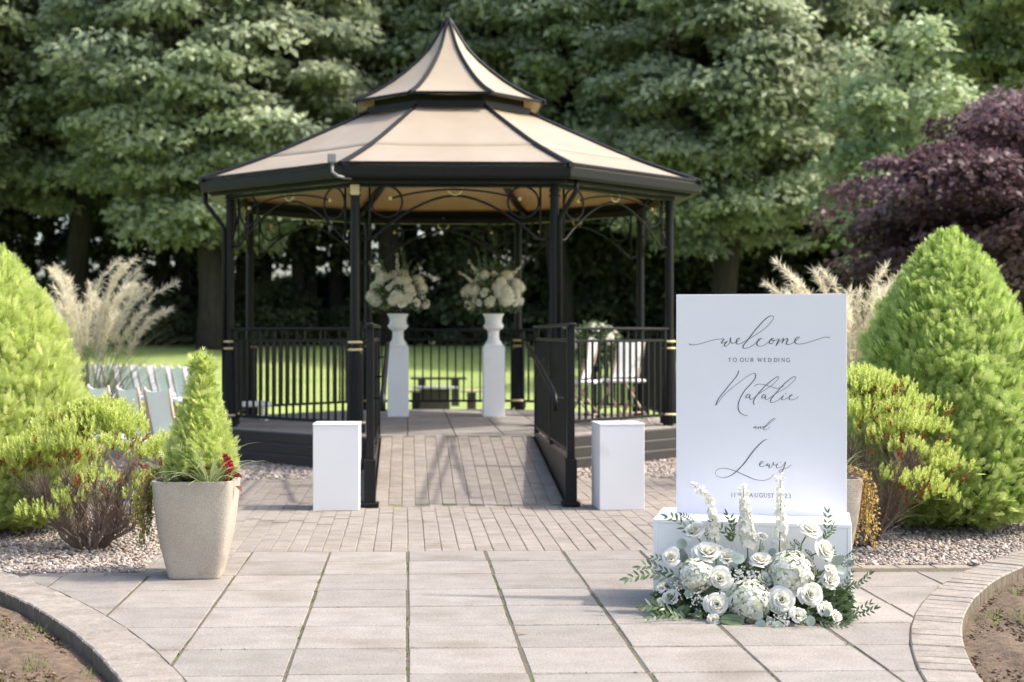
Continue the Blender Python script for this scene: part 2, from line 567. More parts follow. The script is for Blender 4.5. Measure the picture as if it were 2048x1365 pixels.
def cut_by_kerbs(poly, back=0.004):
    for cx, cy, ro, ri in KERB:
        mx = sum(p[0] for p in poly) / len(poly) - cx
        my = sum(p[1] for p in poly) / len(poly) - cy
        L = math.hypot(mx, my) or 1
        ux, uy = mx / L, my / L
        poly = clip(poly, -ux, -uy, -(ux * cx + uy * cy + ro + back))
        if len(poly) < 3: return []
    return poly


# flagstones 450 mm, laid in rows
patio = empty('patio', kind='structure')
# joint bed lies 12 mm below the stone faces; the beds in front are cut in deeper, so it stops at the kerbs
mbj = MB()
for i in range(-9, 13):
    for j in range(0, 18):
        q = cut_by_kerbs([(i * .3 - .3, 4.2 + j * .24), (i * .3, 4.2 + j * .24), (i * .3, 4.44 + j * .24), (i * .3 - .3, 4.44 + j * .24)], -.05)
        yt = 8.47 if -1.42 < i * .3 - .15 < 2.3 else 7.84
        q = clip(q, 0, 1, yt) if q else q
        if len(q) > 2: mbj.prism(q, -.05, -.0045)
jb = mbj.build('joint_bed', M['joint'], patio)
JW = 0.013
for i in range(-6, 9):
    for j in range(8, 20):
        x0, x1 = i * .45, (i + 1) * .45
        y1 = 8.1 - (j - 10) * .45 + .0
        y0 = y1 - .45
        if j == 9: y1 = 8.47
        if j < 9: continue
        if y1 < 4.4: continue
        if (x0 < -.95 or x1 > 1.85) and y1 > 7.66: continue
        jx = JW * rnd.uniform(.6, 1.5)
        jy = .0125 * rnd.uniform(.7, 1.4)
        e = lambda s=.0018: rnd.uniform(-s, s)
        poly = [(x0 + jx / 2 + e(), y0 + jy / 2 + e()), (x1 - jx / 2 + e(), y0 + jy / 2 + e()), (x1 - jx / 2 + e(), y1 - jy / 2 + e()), (x0 + jx / 2 + e(), y1 - jy / 2 + e())]
        poly = cut_by_kerbs(poly)
        if area(poly) < .004: continue
        mb = MB()
        cx, cy = sum(p[0] for p in poly) / len(poly), sum(p[1] for p in poly) / len(poly)
        mb.prism([(p[0] - cx, p[1] - cy) for p in poly], -.04, 0, bev=.004)
        mb.build('flagstone', M['flag'], patio, loc=(cx, cy, rnd.uniform(-.0015, .0015)), rot=(rnd.uniform(-.003, .003), rnd.uniform(-.003, .003), 0))


def brick_mesh(name, sx, sy, sz, mat, bev=.004):
    mb = MB(); mb.box((0, 0, -sz / 2), (sx, sy, sz), bevel=bev)
    return mb.mesh(name, mat)


# block paving, 100 x 200 blocks laid lengthwise in broken bond
yard = empty('block_paving', kind='structure')
bm1 = brick_mesh('paver', .0965, .1965, .05, M['block'])
spots = []
for i in range(-15, 24):
    off = .1 if i % 2 else 0
    x = i * .1 + .05
    for j in range(0, 24):
        y = 8.475 + j * .2 + off + .1
        if y > 12.75: continue
        if -.23 < x < 1.15 and y > 10.75: continue
        spots.append((x, y))
    if off: spots.append((x, 8.525, 'half'))
for i in range(-15, -9):
    for j in range(0, 4):
        spots.append((i * .1 + .05, 7.76 + j * .2 + (.1 if i % 2 else 0)))
for i in range(18, 24):
    for j in range(0, 4):
        spots.append((i * .1 + .05, 7.76 + j * .2 + (.1 if i % 2 else 0)))
for i in list(range(-23, -15)) + list(range(24, 32)):
    for j in range(0, 12):
        spots.append((i * .1 + .05, 10.575 + j * .2 + (.1 if i % 2 else 0)))
spots.sort(key=lambda s: s[1] + 0.25 * abs(s[0] - .3))
half = brick_mesh('paver', .0965, .0965, .05, M['block'])
far_mb = MB()
for k, s in enumerate(spots):
    dz = rnd.uniform(-.002, .0015)
    if k < 298:
        link('paver', half if len(s) > 2 else bm1, yard, (s[0] + rnd.uniform(-.0015, .0015), s[1] + rnd.uniform(-.0015, .0015), dz), (rnd.uniform(-.006, .006), rnd.uniform(-.006, .006), rnd.uniform(-.006, .006)))
    else:
        far_mb.box((s[0], s[1], dz - .025), (.095, .095 if len(s) > 2 else .195, .05))
tag(far_mb.build('far_pavers', M['block'], yard), kind='stuff')
mb = MB(); mb.box((.45, 10.63, -.0265), (3.9, 4.3, .04)); mb.box((-1.9, 11.75, -.0275), (.8, 2.4, .04)); mb.box((2.8, 11.75, -.0275), (.8, 2.4, .04)); mb.box((-1.2, 8.1, -.0275), (.6, .8, .04)); mb.box((2.1, 8.1, -.0275), (.6, .8, .04))
mb.build('sand_bed', M['joint_moss'], yard)
# edging courses in front of the gravel
for x0, x1, y in ((-2.6, -1.36, 7.71), (2.25, 3.5, 7.83)):
    x = x0
    while x < x1:
        cx_, cy_, ro_, ri_ = KERB[0 if x < 0 else 1]
        if math.hypot(x + .1 - cx_, y - cy_) > ro_ + .06:
            mb = link('edging_brick', bm1, yard, (x + .1, y, rnd.uniform(-.002, .002)), (0, 0, PI / 2 + rnd.uniform(-.006, .006)))
        x += .203

# curved brick kerbs round the two soil beds
for kk, (cx, cy, ro, ri) in enumerate(KERB):
    kerb = empty('kerb', (cx, cy, 0), kind='structure')
    wd = ro - ri
    rm = (ro + ri) / 2
    pitch = .107
    na = int(2 * PI * rm / pitch)
    kb = MB()
    a = .0505
    kb.add([(-wd / 2, -a * ri / rm, -.13), (wd / 2, -a * ro / rm, -.13), (wd / 2, a * ro / rm, -.13), (-wd / 2, a * ri / rm, -.13),
            (-wd / 2, -a * ri / rm, .0), (wd / 2, -a * ro / rm, .0), (wd / 2, a * ro / rm, .0), (-wd / 2, a * ri / rm, .0),
            (-wd / 2 + .006, -a * ri / rm + .004, .006), (wd / 2 - .006, -a * ro / rm + .004, .006), (wd / 2 - .006, a * ro / rm - .004, .006), (-wd / 2 + .006, a * ri / rm - .004, .006)],
           [(0, 3, 2, 1), (0, 1, 5, 4), (1, 2, 6, 5), (2, 3, 7, 6), (3, 0, 4, 7), (4, 5, 9, 8), (5, 6, 10, 9), (6, 7, 11, 10), (7, 4, 8, 11), (8, 9, 10, 11)])
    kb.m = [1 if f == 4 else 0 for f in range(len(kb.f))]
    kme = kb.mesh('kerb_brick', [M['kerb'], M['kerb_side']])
    for i in range(na):
        an = 2 * PI * i / na
        x, y = cx + rm * math.cos(an), cy + rm * math.sin(an)
        if y < 4.3 or y > 10.5: continue
        if kk == 0 and (x > 0 or x < -3.6): continue
        if kk == 1 and (x < .9 or x > 5.2): continue
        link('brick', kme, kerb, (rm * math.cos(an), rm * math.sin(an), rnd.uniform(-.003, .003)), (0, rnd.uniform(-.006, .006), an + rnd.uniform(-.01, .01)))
    # mortar core under the bricks
    mb = MB()
    n = 160
    for i in range(n):
        a0, a1 = 2 * PI * i / n, 2 * PI * (i + 1) / n
        q = [(r * math.cos(a), r * math.sin(a), z) for a in (a0, a1) for r, z in ((ri + .006, -.14), (ri + .006, -.008), (ro - .004, -.008))]
        mb.add(q, [(0, 1, 4, 3), (1, 2, 5, 4)])
    mb.build('mortar', M['joint'], kerb)

# soil beds
for kk, (cx, cy, ro, ri) in enumerate(KERB):
    nr, na = 46, 300
    Vv, Ff = [], []
    rmin = max(ri - 2.6, .05)
    g = np.random.default_rng(kk + 3)
    for i in range(nr):
        r = ri + .01 - (ri - rmin) * (i / (nr - 1)) ** 1.5
        for j in range(na):
            an = 2 * PI * j / na
            dd = ri - r
            z = -.062 + .035 * min(dd / .22, 1) + g.normal() * .007 * min(dd / .04 + .2, 1) + .012 * math.sin(an * 31 + r * 9) * min(dd * 4, 1)
            Vv.append((cx + r * math.cos(an), cy + r * math.sin(an), z))
    for i in range(nr - 1):
        for j in range(na):
            j2 = (j + 1) % na
            Ff.append((i * na + j, (i + 1) * na + j, (i + 1) * na + j2, i * na + j2))
    mb = MB(); mb.add(Vv, Ff)
    tag(mb.build('soil_bed', M['soil'], smooth=True), kind='structure')
    # clods and stray grass
    P = []
    for _ in range(5200):
        an = g.uniform(0, 2 * PI); r = ri - abs(g.normal()) * .75 - .015
        x, y = cx + r * math.cos(an), cy + r * math.sin(an)
        if r > rmin and 4.3 < y < 9 and -4 < x < 5.5: P.append((x, y, -.064 + .035 * min((ri - r) / .22, 1)))
    P = np.array(P)
    patch = np.sin(P[:, 0] * 6.1 + kk) * np.sin(P[:, 1] * 4.3 + 1.7 * kk) > (.02 if kk == 0 else .5)
    Q = P[patch]
    Q = np.repeat(Q, 7, axis=0) + g.normal(size=(len(Q) * 7, 3)) * np.array([.02, .02, .002])
    D = np.stack([g.normal(size=len(Q)) * .5, g.normal(size=len(Q)) * .5, np.ones(len(Q))], 1)
    V, Fq, T = leaves(Q, D, rand_dirs(len(Q), g), g.uniform(.015, .045, len(Q)), .004, g.uniform(0, 1, len(Q)))
    tag(link('grass_tufts', mesh_np('grass_tufts', V, Fq, T, M['grass_green'])), ['green grass tufts sprouting in the left soil bed', 'sparse grass tufts sprouting in the right soil bed'][kk], 'grass', kind='stuff')



# gravel
def pebbles(name, fn, n, smin, smax, seed):
    g = np.random.default_rng(seed)
    base = np.array([(1, 0, 0), (-1, 0, 0), (0, 1, 0), (0, -1, 0), (0, 0, 1), (0, 0, -1), (.62, .62, .5), (-.62, .62, .5), (.62, -.62, .5), (-.62, -.62, .5)], float)
    faces = np.array([(4, 6, 7), (4, 7, 9), (4, 9, 8), (4, 8, 6), (0, 2, 6), (2, 7, 6), (2, 1, 7), (1, 9, 7), (1, 3, 9), (3, 8, 9), (3, 0, 8), (0, 6, 8), (0, 5, 2), (2, 5, 1), (1, 5, 3), (3, 5, 0)])
    P = np.array([fn(g) for _ in range(n)])
    sz = g.uniform(smin, smax, (n, 1, 1)) * g.uniform(.6, 1.25, (n, 1, 3)) * np.array([1, 1, .62])
    an = g.uniform(0, 2 * PI, n)
    tl = g.normal(size=n) * .3
    V = base[None] * sz * (1 + g.normal(size=(n, 10, 1)) * .1)
    y, z = V[..., 1] * np.cos(tl)[:, None] - V[..., 2] * np.sin(tl)[:, None], V[..., 1] * np.sin(tl)[:, None] + V[..., 2] * np.cos(tl)[:, None]
    x = V[..., 0]
    V = np.stack([x * np.cos(an)[:, None] - y * np.sin(an)[:, None], x * np.sin(an)[:, None] + y * np.cos(an)[:, None], z], -1) + P[:, None]
    Fq = (faces[None] + (np.arange(n) * 10)[:, None, None]).reshape(-1, 3)
    T = np.repeat(g.beta(1.6, 1.5, n), 10)
    return mesh_np(name, V.reshape(-1, 3), Fq, T, M['pebble'], smooth=True)


M['clod'] = leafy('soil_clod', [(0, (.06, .04, .026)), (.6, (.13, .092, .06)), (1, (.25, .19, .14))], 0, .95, 0, .1)
for kk, (cx, cy, ro, ri) in enumerate(KERB):
    def clod_fn(g):
        while True:
            an = g.uniform(0, 2 * PI); r_ = ri - .01 - abs(g.normal()) * .8
            x, y = cx + r_ * math.cos(an), cy + r_ * math.sin(an)
            if r_ > .1 and 4.4 < y < 9 and -4 < x < 5: return (x, y, -.066 + .035 * min((ri - r_) / .22, 1))
    me = pebbles('soil_clods', clod_fn, 7000, .004, .013, 50 + kk)
    me.materials.clear(); me.materials.append(M['clod'])
    tag(link('soil_clods', me), ['loose brown soil crumbs in the left bed', 'loose brown soil crumbs in the right bed'][kk], 'soil', kind='stuff')
g = np.random.default_rng(61)
P = []
for _ in range(900):
    if g.uniform() < .75: x, y = round(g.uniform(-3, 5)) * .45 + g.normal() * .004, g.uniform(4.9, 8.4)
    else: x, y = g.uniform(-1.4, 2.4), 8.1 - round(g.uniform(0, 7)) * .45 + g.normal() * .003
    if math.sin(x * 9 + y * 3.1) * math.sin(y * 5.3 + x) > .1 and all(math.hypot(x - c[0], y - c[1]) > c[2] for c in KERB): P.append((x, y, -.004))
P = np.repeat(np.array(P), 5, 0) + g.normal(size=(len(P) * 5, 3)) * np.array([.004, .008, 0])
V, Fq, T = leaves(P, np.stack([g.normal(size=len(P)), g.normal(size=len(P)), np.full(len(P), .7)], 1), rand_dirs(len(P), g), g.uniform(.004, .011, len(P)), .004, g.uniform(0, 1, len(P)))
tag(link('joint_weeds', mesh_np('joint_weeds', V, Fq, T, M['grass_green']), patio), kind='stuff')


def outside_kerb(x, y):
    return all(math.hypot(x - c[0], y - c[1]) > c[2] + .01 for c in KERB)


def gravel_fn(x0, x1, y0, y1, z):
    def f(g):
        while True:
            x = g.uniform(x0, x1); y = y0 + (y1 - y0) * g.uniform() ** 1.3
            if outside_kerb(x, y): return (x, y, z + g.uniform(0, .012))
    return f


for x0, x1, y0, lab, cnt, sd_ in ((-4.2, -1.42, 7.765, 'pale gravel spread under the left heather and conifer', 13000, 3), (2.42, 5.0, 7.885, 'pinkish grey gravel spread under the right heather and conifer', 13000, 5)):
    mb = MB(); mb.box(((x0 + x1) / 2, y0 + 1.7, -.03), (x1 - x0, 3.4, .04))
    base = mb.build('gravel_bed', M['gravel_base']); tag(base, kind='structure')
    tag(link('gravel', pebbles('gravel', gravel_fn(x0, x1, y0, y0 + 2.6, -.008), cnt, .008, .017, sd_)), lab, 'gravel', kind='stuff')


# ------------------------------------------------------------------ bandstand (gazebo)
GX, GY, DECK = .446, 15.894, .32
gaz = empty('bandstand', (GX, GY, 0), label='black octagonal bandstand with two tiered tan roof and iron railings', cat='bandstand')
T8 = math.tan(R(22.5))
AP_C, AP_E, AP_D = 2.257, 2.50, 2.40        # apothems: columns, eaves, deck


def octa(ap):
    r = ap / math.cos(R(22.5))
    return [(r * math.cos(R(-90 - 22.5 + 45 * k)), r * math.sin(R(-90 - 22.5 + 45 * k))) for k in range(8)]


def facet(name, mb, mats, k, parent=gaz, **kw):
    """a shape modelled for the front side (x along, -y outwards), turned to side k"""
    return mb.build(name, mats, parent, rot=(0, 0, R(45 * k)), **kw)


# deck with slabs
mb = MB(); mb.prism(octa(AP_D - .03), 0, DECK - .03)
deck = mb.build('deck', M['joint'], gaz)
oc = octa(AP_D)
for i in range(-7, 7):
    for j in range(-6, 6):
        x0, y0 = i * .45 - GX + .45, j * .45 + .1
        poly = [(x0 + .004, y0 + .004), (x0 + .446, y0 + .004), (x0 + .446, y0 + .446), (x0 + .004, y0 + .446)]
        for k in range(8):
            an = R(-90 + 45 * k)
            poly = clip(poly, math.cos(an), math.sin(an), AP_D)
            if len(poly) < 3: break
        if area(poly) < .004: continue
        cx, cy = sum(p[0] for p in poly) / len(poly), sum(p[1] for p in poly) / len(poly)
        mb = MB(); mb.prism([(p[0] - cx, p[1] - cy) for p in poly], -.03, 0, bev=.003)
        mb.build('slab', M['flag'], deck, loc=(cx, cy, DECK + rnd.uniform(-.001, .001)))
for k in range(8):
    for b in range(3):
        ap = AP_D + .012 + .016 * b
        hw = ap * T8
        z1 = DECK - .012 - .103 * b
        mb = MB()
        mb.add([(-hw, -ap, z1 - .1), (hw, -ap, z1 - .1), (hw, -ap, z1 - .012), (-hw, -ap, z1 - .012), (-hw, -ap + .012, z1), (hw, -ap + .012, z1), (-hw, -ap + .035, z1), (hw, -ap + .035, z1), (-hw, -ap + .035, z1 - .1), (hw, -ap + .035, z1 - .1)],
               [(0, 1, 3 - 1, 3), (3, 2, 5, 4), (4, 5, 7, 6), (8, 9, 1, 0), (6, 7, 9, 8)])
        facet('fascia_board', mb, M['brownblack'], k)

# columns
mbc = MB(); mbc.tube([(0, 0, DECK), (0, 0, 2.66)], .044, 16)
for zz in (2.55, 2.60):
    mbc.tube([(0, 0, zz), (0, 0, zz + .018)], .056, 16)
col_me = mbc.mesh('column', M['black'], auto=40)
mbs = MB(); mbs.lathe([(.098, 0), (.098, .07), (.088, .08), (.084, .1), (.066, .70), (.060, .74), (.06, .75)], 48, flute=.10, fl_n=16)
sl_me = mbs.mesh('column_sleeve', M['black'], auto=35)


def ring_me(r):
    mb = MB(); mb.lathe([(r - .012, -.012), (r, -.008), (r + .005, 0), (r, .008), (r - .012, .012)], 24)
    return mb.mesh('collar', M['gold'], auto=40)


rg1, rg2 = ring_me(.068), ring_me(.098)
for k, (x, y) in enumerate(octa(AP_C)):
    c = link('column', col_me, gaz, (x, y, 0))
    s = link('column_sleeve', sl_me, c, (0, 0, DECK + .02))
    link('collar', rg1, c, (0, 0, 1.185)); link('collar', rg1, c, (0, 0, 1.115)); link('collar', rg2, c, (0, 0, DECK + .115))

# eave beams, gutters
for k in range(8):
    mb = MB()
    for ap0, ap1, z0, z1 in ((AP_C - .04, AP_C + .05, 2.635, 2.70), (AP_C + .052, AP_C + .18, 2.662, 2.712)):
        h0, h1 = ap0 * T8, ap1 * T8
        mb.add([(-h1, -ap1, z0), (h1, -ap1, z0), (h0, -ap0, z0), (-h0, -ap0, z0), (-h1, -ap1, z1), (h1, -ap1, z1), (h0, -ap0, z1), (-h0, -ap0, z1)],
               [(0, 3, 2, 1), (4, 5, 6, 7), (0, 1, 5, 4), (1, 2, 6, 5), (2, 3, 7, 6), (3, 0, 4, 7)])
    facet('eave_beam', mb, M['black'], k)
    mb = MB()
    prof = [(AP_E - .02, 2.70), (AP_E + .035, 2.695), (AP_E + .045, 2.72), (AP_E + .05, 2.795), (AP_E + .035, 2.80), (AP_E + .03, 2.812), (AP_E - .05, 2.812)]
    vs, fs = [], []
    for ap, z in prof: vs += [(-ap * T8, -ap, z), (ap * T8, -ap, z)]
    for i in range(len(prof)):
        j = (i + 1) % len(prof)
        fs.append((i * 2, i * 2 + 1, j * 2 + 1, j * 2))
    mb.add(vs, fs)
    facet('gutter', mb, M['black'], k)


def roof_prof(u, tier):
    """u 0 at the bottom edge -> apothem, height"""
    if tier == 0:
        pts = [(0, 2.525, 2.825), (.10, 2.37, 2.880), (.43, 1.84, 3.105), (.68, 1.41, 3.32), (1, .87, 3.60)]
    else:
        pts = [(0, .985, 3.735), (.15, .83, 3.81), (.42, .555, 4.00), (.72, .235, 4.31), (1, .035, 4.655)]
    us = [p[0] for p in pts]
    # smooth interpolation (cubic through the points)
    i = max(0, min(len(pts) - 2, sum(1 for q in us if q <= u) - 1))
    p0 = pts[max(i - 1, 0)]; p1 = pts[i]; p2 = pts[i + 1]; p3 = pts[min(i + 2, len(pts) - 1)]
    q = (u - p1[0]) / (p2[0] - p1[0])
    o = []
    for d_ in (1, 2):
        m1 = (p2[d_] - p0[d_]) / (p2[0] - p0[0] + 1e-9) * (p2[0] - p1[0])
        m2 = (p3[d_] - p1[d_]) / (p3[0] - p1[0] + 1e-9) * (p2[0] - p1[0])
        o.append((2 * q ** 3 - 3 * q ** 2 + 1) * p1[d_] + (q ** 3 - 2 * q ** 2 + q) * m1 + (-2 * q ** 3 + 3 * q ** 2) * p2[d_] + (q ** 3 - q ** 2) * m2)
    return o


def roof_piece(tier, u0, u1, lift, nu=8, nv=6):
    vs, fs = [], []
    for side in (0, 1):
        for i in range(nu + 1):
            ap, z = roof_prof(u0 + (u1 - u0) * i / nu, tier)
            for j in range(nv + 1):
                s = -1 + 2 * j / nv
                sag = -.012 * (1 - s * s) * min(1, ap)
                vs.append((s * (ap * T8), -ap, z + lift + sag - side * .012))
    n = (nu + 1) * (nv + 1)
    for i in range(nu):
        for j in range(nv):
            a, b = i * (nv + 1) + j, (i + 1) * (nv + 1) + j
            fs.append((a, a + 1, b + 1, b)); fs.append((n + a, n + b, n + b + 1, n + a + 1))
    for j in range(nv):
        fs.append((j + 1, j, n + j, n + j + 1))
        a = nu * (nv + 1) + j
        fs.append((a, a + 1, n + a + 1, n + a))
    mb = MB(); mb.add(vs, fs)
    return mb


for k in range(8):
    facet('roof_panel', roof_piece(0, 0, .41, .004), M['roof'], k, smooth=True)
    facet('roof_panel', roof_piece(0, .40, 1, .010), M['roof'], k, smooth=True)
    facet('roof_panel', roof_piece(1, 0, 1, .004), M['roof'], k, smooth=True)
    for tier in (0, 1):
        vs, fs = [], []
        nu = 14
        for i in range(nu + 1):
            u = -.02 + 1.02 * i / nu
            ap, z = roof_prof(max(u, 0), tier)
            if u < 0: ap += .04; z -= .02
            r = ap / math.cos(R(22.5))
            wv = (.026 if tier == 0 else .021) * (1 - .3 * u)
            for (sx, dz) in ((-wv, -.01), (wv, -.01), (wv, .030), (0, .042), (-wv, .030)):
                vs.append((sx, -r, z + dz))
        for i in range(nu):
            for j in range(5):
                fs.append((i * 5 + j, i * 5 + (j + 1) % 5, (i + 1) * 5 + (j + 1) % 5, (i + 1) * 5 + j))
        fs.append((4, 3, 2, 1, 0))
        mb = MB(); mb.add(vs, fs)
        mb.build('roof_rib', M['black'], gaz, rot=(0, 0, R(45 * k + 22.5)))
    # band between the tiers
    mb = MB()
    for ap, z0, z1, th in ((.875, 3.605, 3.675, .04), (.80, 3.675, 3.76, .03)):
        h0, h1 = (ap - th) * T8, ap * T8
        mb.add([(-h1, -ap, z0), (h1, -ap, z0), (h0, -ap + th, z0), (-h0, -ap + th, z0), (-h1, -ap, z1), (h1, -ap, z1), (h0, -ap + th, z1), (-h0, -ap + th, z1)],
               [(0, 3, 2, 1), (4, 5, 6, 7), (0, 1, 5, 4), (1, 2, 6, 5), (2, 3, 7, 6), (3, 0, 4, 7)])
    facet('lantern_band', mb, M['black'], k)
    mb = MB()
    ap, z = .99, 3.735
    mb.box((0, -ap, z), (2 * ap * T8, .025, .03), bevel=.005)
    facet('edge_trim', mb, M['black'], k)
    ap = 2.53
    mb = MB(); mb.box((0, -ap, 2.832), (2 * ap * T8, .02, .03), bevel=.005)
    facet('edge_trim', mb, M['black'], k)
    # roof rafter underneath
    mb = MB()
    pts = []
    for u in (.0, .2, .5, .8, 1):
        ap, z = roof_prof(u, 0)
        pts.append((0, -ap / math.cos(R(22.5)) + .05, z - .06))
    mb.tube(pts, .035, 6)
    mb.build('rafter', M['brownblack'], gaz, rot=(0, 0, R(45 * k + 22.5)))
mb = MB()
mb.lathe([(.05, 4.62), (.055, 4.66), (.035, 4.69), (.03, 4.71)], 12)
mb.tube([(.05 * math.cos(a), 0, 4.755 + .05 * math.sin(a)) for a in np.linspace(0, 2 * PI, 18)[:-1]], .012, 6, closed=True)
mb.build('finial', M['black'], gaz, auto=40)


def arch_side(k):
    hw = AP_C * T8                       # half the bay
    mb = MB()
    y = -AP_C
    zb, za = 2.15, 2.56                  # foot and crown of the arch
    pts = [(-hw + .05, y, zb), (-hw + .15, y, zb), (-hw + .17, y, zb + .015)]
    for a in np.linspace(0, PI, 25):
        u = -math.cos(a)
        x = u * (hw - .17)
        z = zb + .015 + (za - zb - .015) * (1 - abs(u) ** 1.75)
        pts.append((x, y, z))
    pts += [(hw - .17, y, zb + .015), (hw - .15, y, zb), (hw - .05, y, zb)]
    pts = [pts[0]] + [p for i, p in enumerate(pts[1:], 1) if (Vector(p) - Vector(pts[i - 1])).length > .004]
    mb.tube(pts, .0115, 6)
    mb.tube([(u * .60, y - .012, 2.615 - .085 * u * u) for u in np.linspace(-1, 1, 17)], .009, 6)
    for s in (-1, 1):
        mb.tube([(s * (hw - .135), y, zb + .0), (s * (hw - .135), y, 2.64)], .010, 6)
    br = facet('arch_bracket', mb, M['black'], k, smooth=True)
    for s in (-1, 1):
        mb = MB(); cx = s * (hw - .295)
        mb.tube([(cx + .145 * math.cos(a), y + .004, 2.50 + .145 * math.sin(a)) for a in np.linspace(0, 2 * PI, 33)[:-1]], .010, 6, closed=True)
        mb.build('scroll_ring', M['black'], br, smooth=True)
        mb = MB(); mb.ball((s * .605, y - .014, 2.53), .02, 10)
        mb.build('ball_finial', M['gold'], br, smooth=True)
    mb = MB()
    mb.tube([(.068 * math.cos(a), y - .004, 2.632 + .068 * math.sin(a)) for a in np.linspace(0, 2 * PI, 25)[:-1]], .009, 6, closed=True)
    mb.build('centre_ring', M['gold'], br, smooth=True)


for k in range(8): arch_side(k)

bal_me = None
mb = MB(); mb.box((0, 0, 0), (.019, .019, .76)); bal_me = mb.mesh('baluster', M['black'])


def rail_side(k):
    hw = AP_C * T8 - .05
    y = -AP_C
    mb = MB()
    mb.box((0, y, 1.315), (2 * hw + .04, .055, .026), bevel=.008)
    mb.box((0, y, 1.195), (2 * hw, .022, .026), bevel=.004)
    mb.box((0, y, .43), (2 * hw, .022, .03), bevel=.004)
    for s in (-1, 1):
        mb.box((s * (hw - .03), y, .815), (.03, .03, 1.0))
    for x in (-.45, -.22, .22, .45):
        mb.box((x, y, 1.255), (.014, .014, .11))
    rl = facet('railing', mb, M['black'], k)
    n = 16
    for i in range(n):
        link('baluster', bal_me, rl, (-hw + .12 + (2 * hw - .24) * i / (n - 1), y, .812))


for k in range(1, 8): rail_side(k)

# downpipes, floodlight, junction box
v8 = octa(AP_C)

def downpipe(x, y, ox, oy):
    mb = MB()
    pts = [(x + ox, y + oy, 2.70), (x + ox, y + oy, 2.60), (x + ox * .85, y + oy * .85, 2.55), (x + ox * .32, y + oy * .32, 2.37), (x + ox * .25, y + oy * .25, 2.33), (x + ox * .25, y + oy * .25, DECK)]
    mb.tube(pts, .024, 8)
    mb.build('downpipe', M['black'], gaz, smooth=True)
# octa() order: 0 = front left ... going anticlockwise: 1 = front right, 2 = right near, 7 = left near
downpipe(v8[7][0], v8[7][1], -.25, -.02)
downpipe(v8[1][0], v8[1][1], .19, -.12)
mb = MB(); mb.box((-1.13, -2.62, 2.86), (.085, .06, .085), bevel=.01); mb.box((-1.13, -2.655, 2.86), (.07, .01, .07))
fl = mb.build('floodlight', M['grey'], gaz)
mb = MB(); mb.tube([(-1.13, -2.61, 2.82), (-1.13, -2.62, 2.74), (-1.08, -2.60, 2.70), (-.97, -2.45, 2.695), (-.93, -2.33, 2.70)], .013, 6)
mb.build('cable', M['grey'], fl, smooth=True)
mb = MB(); mb.box((v8[0][0], v8[0][1] - .07, 2.605), (.085, .05, .10), bevel=.008)
mb.build('junction_box', M['gold'], gaz)

# ------------------------------------------------------------------ ramp up to the bandstand
RX0, RX1, RY0, RY1 = -.273, 1.194, 10.61, 13.49
rp = empty('access_ramp', ((RX0 + RX1) / 2, RY0, 0), label='block paved access ramp between two black railings rising into the bandstand', cat='ramp')
rw, rl_ = (RX1 - RX0), RY1 - RY0
slope = math.atan2(DECK, rl_)
mb = MB()
hw = rw / 2 - .03
mb.add([(-hw, 0, -.05), (hw, 0, -.05), (hw, rl_, -.05), (-hw, rl_, -.05), (-hw, 0, -.0065), (hw, 0, -.0065), (hw, rl_, DECK - .0065), (-hw, rl_, DECK - .0065)],
       [(0, 3, 2, 1), (4, 5, 6, 7), (0, 1, 5, 4), (1, 2, 6, 5), (2, 3, 7, 6), (3, 0, 4, 7)])
rs = mb.build('ramp_bed', M['joint_moss'], rp)
for i in range(14):
    x = -hw + .05 + i * .1
    for j in range(15):
        y = .1 + j * .2 + (.1 if i % 2 else 0)
        if y > rl_ - .08: continue
        link('paver', bm1, rs, (x, y, DECK * y / rl_ + rnd.uniform(-.0015, .001)), (slope, 0, rnd.uniform(-.006, .006)))
for s in (-1, 1):
    xr = s * rw / 2
    mb = MB(); mb.box((xr, rl_ / 2, .155), (.03, rl_, .35), bevel=.004)
    mb.box((xr, rl_ / 2, .338), (.05, rl_, .018))
    mb.build('side_panel', M['brownblack'], rp)
    mb = MB()
    mb.box((xr, .02, .175), (.085, .085, .35), bevel=.006); mb.box((xr, .02, .02), (.13, .13, .03), bevel=.004)
    mb.box((xr, .02, .84), (.055, .055, .98), bevel=.004)
    mb.box((xr, rl_ - .05, .82), (.045, .045, .98), bevel=.004); mb.box((xr, rl_ * .5, .76), (.035, .035, .86))
    mb.box((xr, rl_ / 2 - .04, 1.33), (.06, rl_ + .16, .026), bevel=.009)
    mb.box((xr, rl_ / 2, 1.215), (.025, rl_, .03), bevel=.004)
    mb.box((xr, rl_ / 2, .40), (.025, rl_, .03), bevel=.004)
    rr = mb.build('railing', M['black'], rp)
    n = 30
    for i in range(n):
        y = .12 + (rl_ - .26) * i / (n - 1)
        link('baluster', bal_me, rr, (xr, y, .805), scale=(1, 1, 1.04))
    xi = xr - s * .09
    mb = MB()
    mb.tube([(xi, rl_ - .05, 1.17), (xi, rl_ * .5, .985), (xi, .34, .815), (xi, .26, .79), (xi, .24, .74), (xi, .25, .69)], .021, 10)
    for y, z in ((rl_ - .4, 1.11), (rl_ * .5, .965), (.45, .83)):
        mb.tube([(xi, y, z), (xi, y, z - .05), (xr, y, z - .06)], .008, 6)
    mb.build('handrail', M['black'], rr, smooth=True)
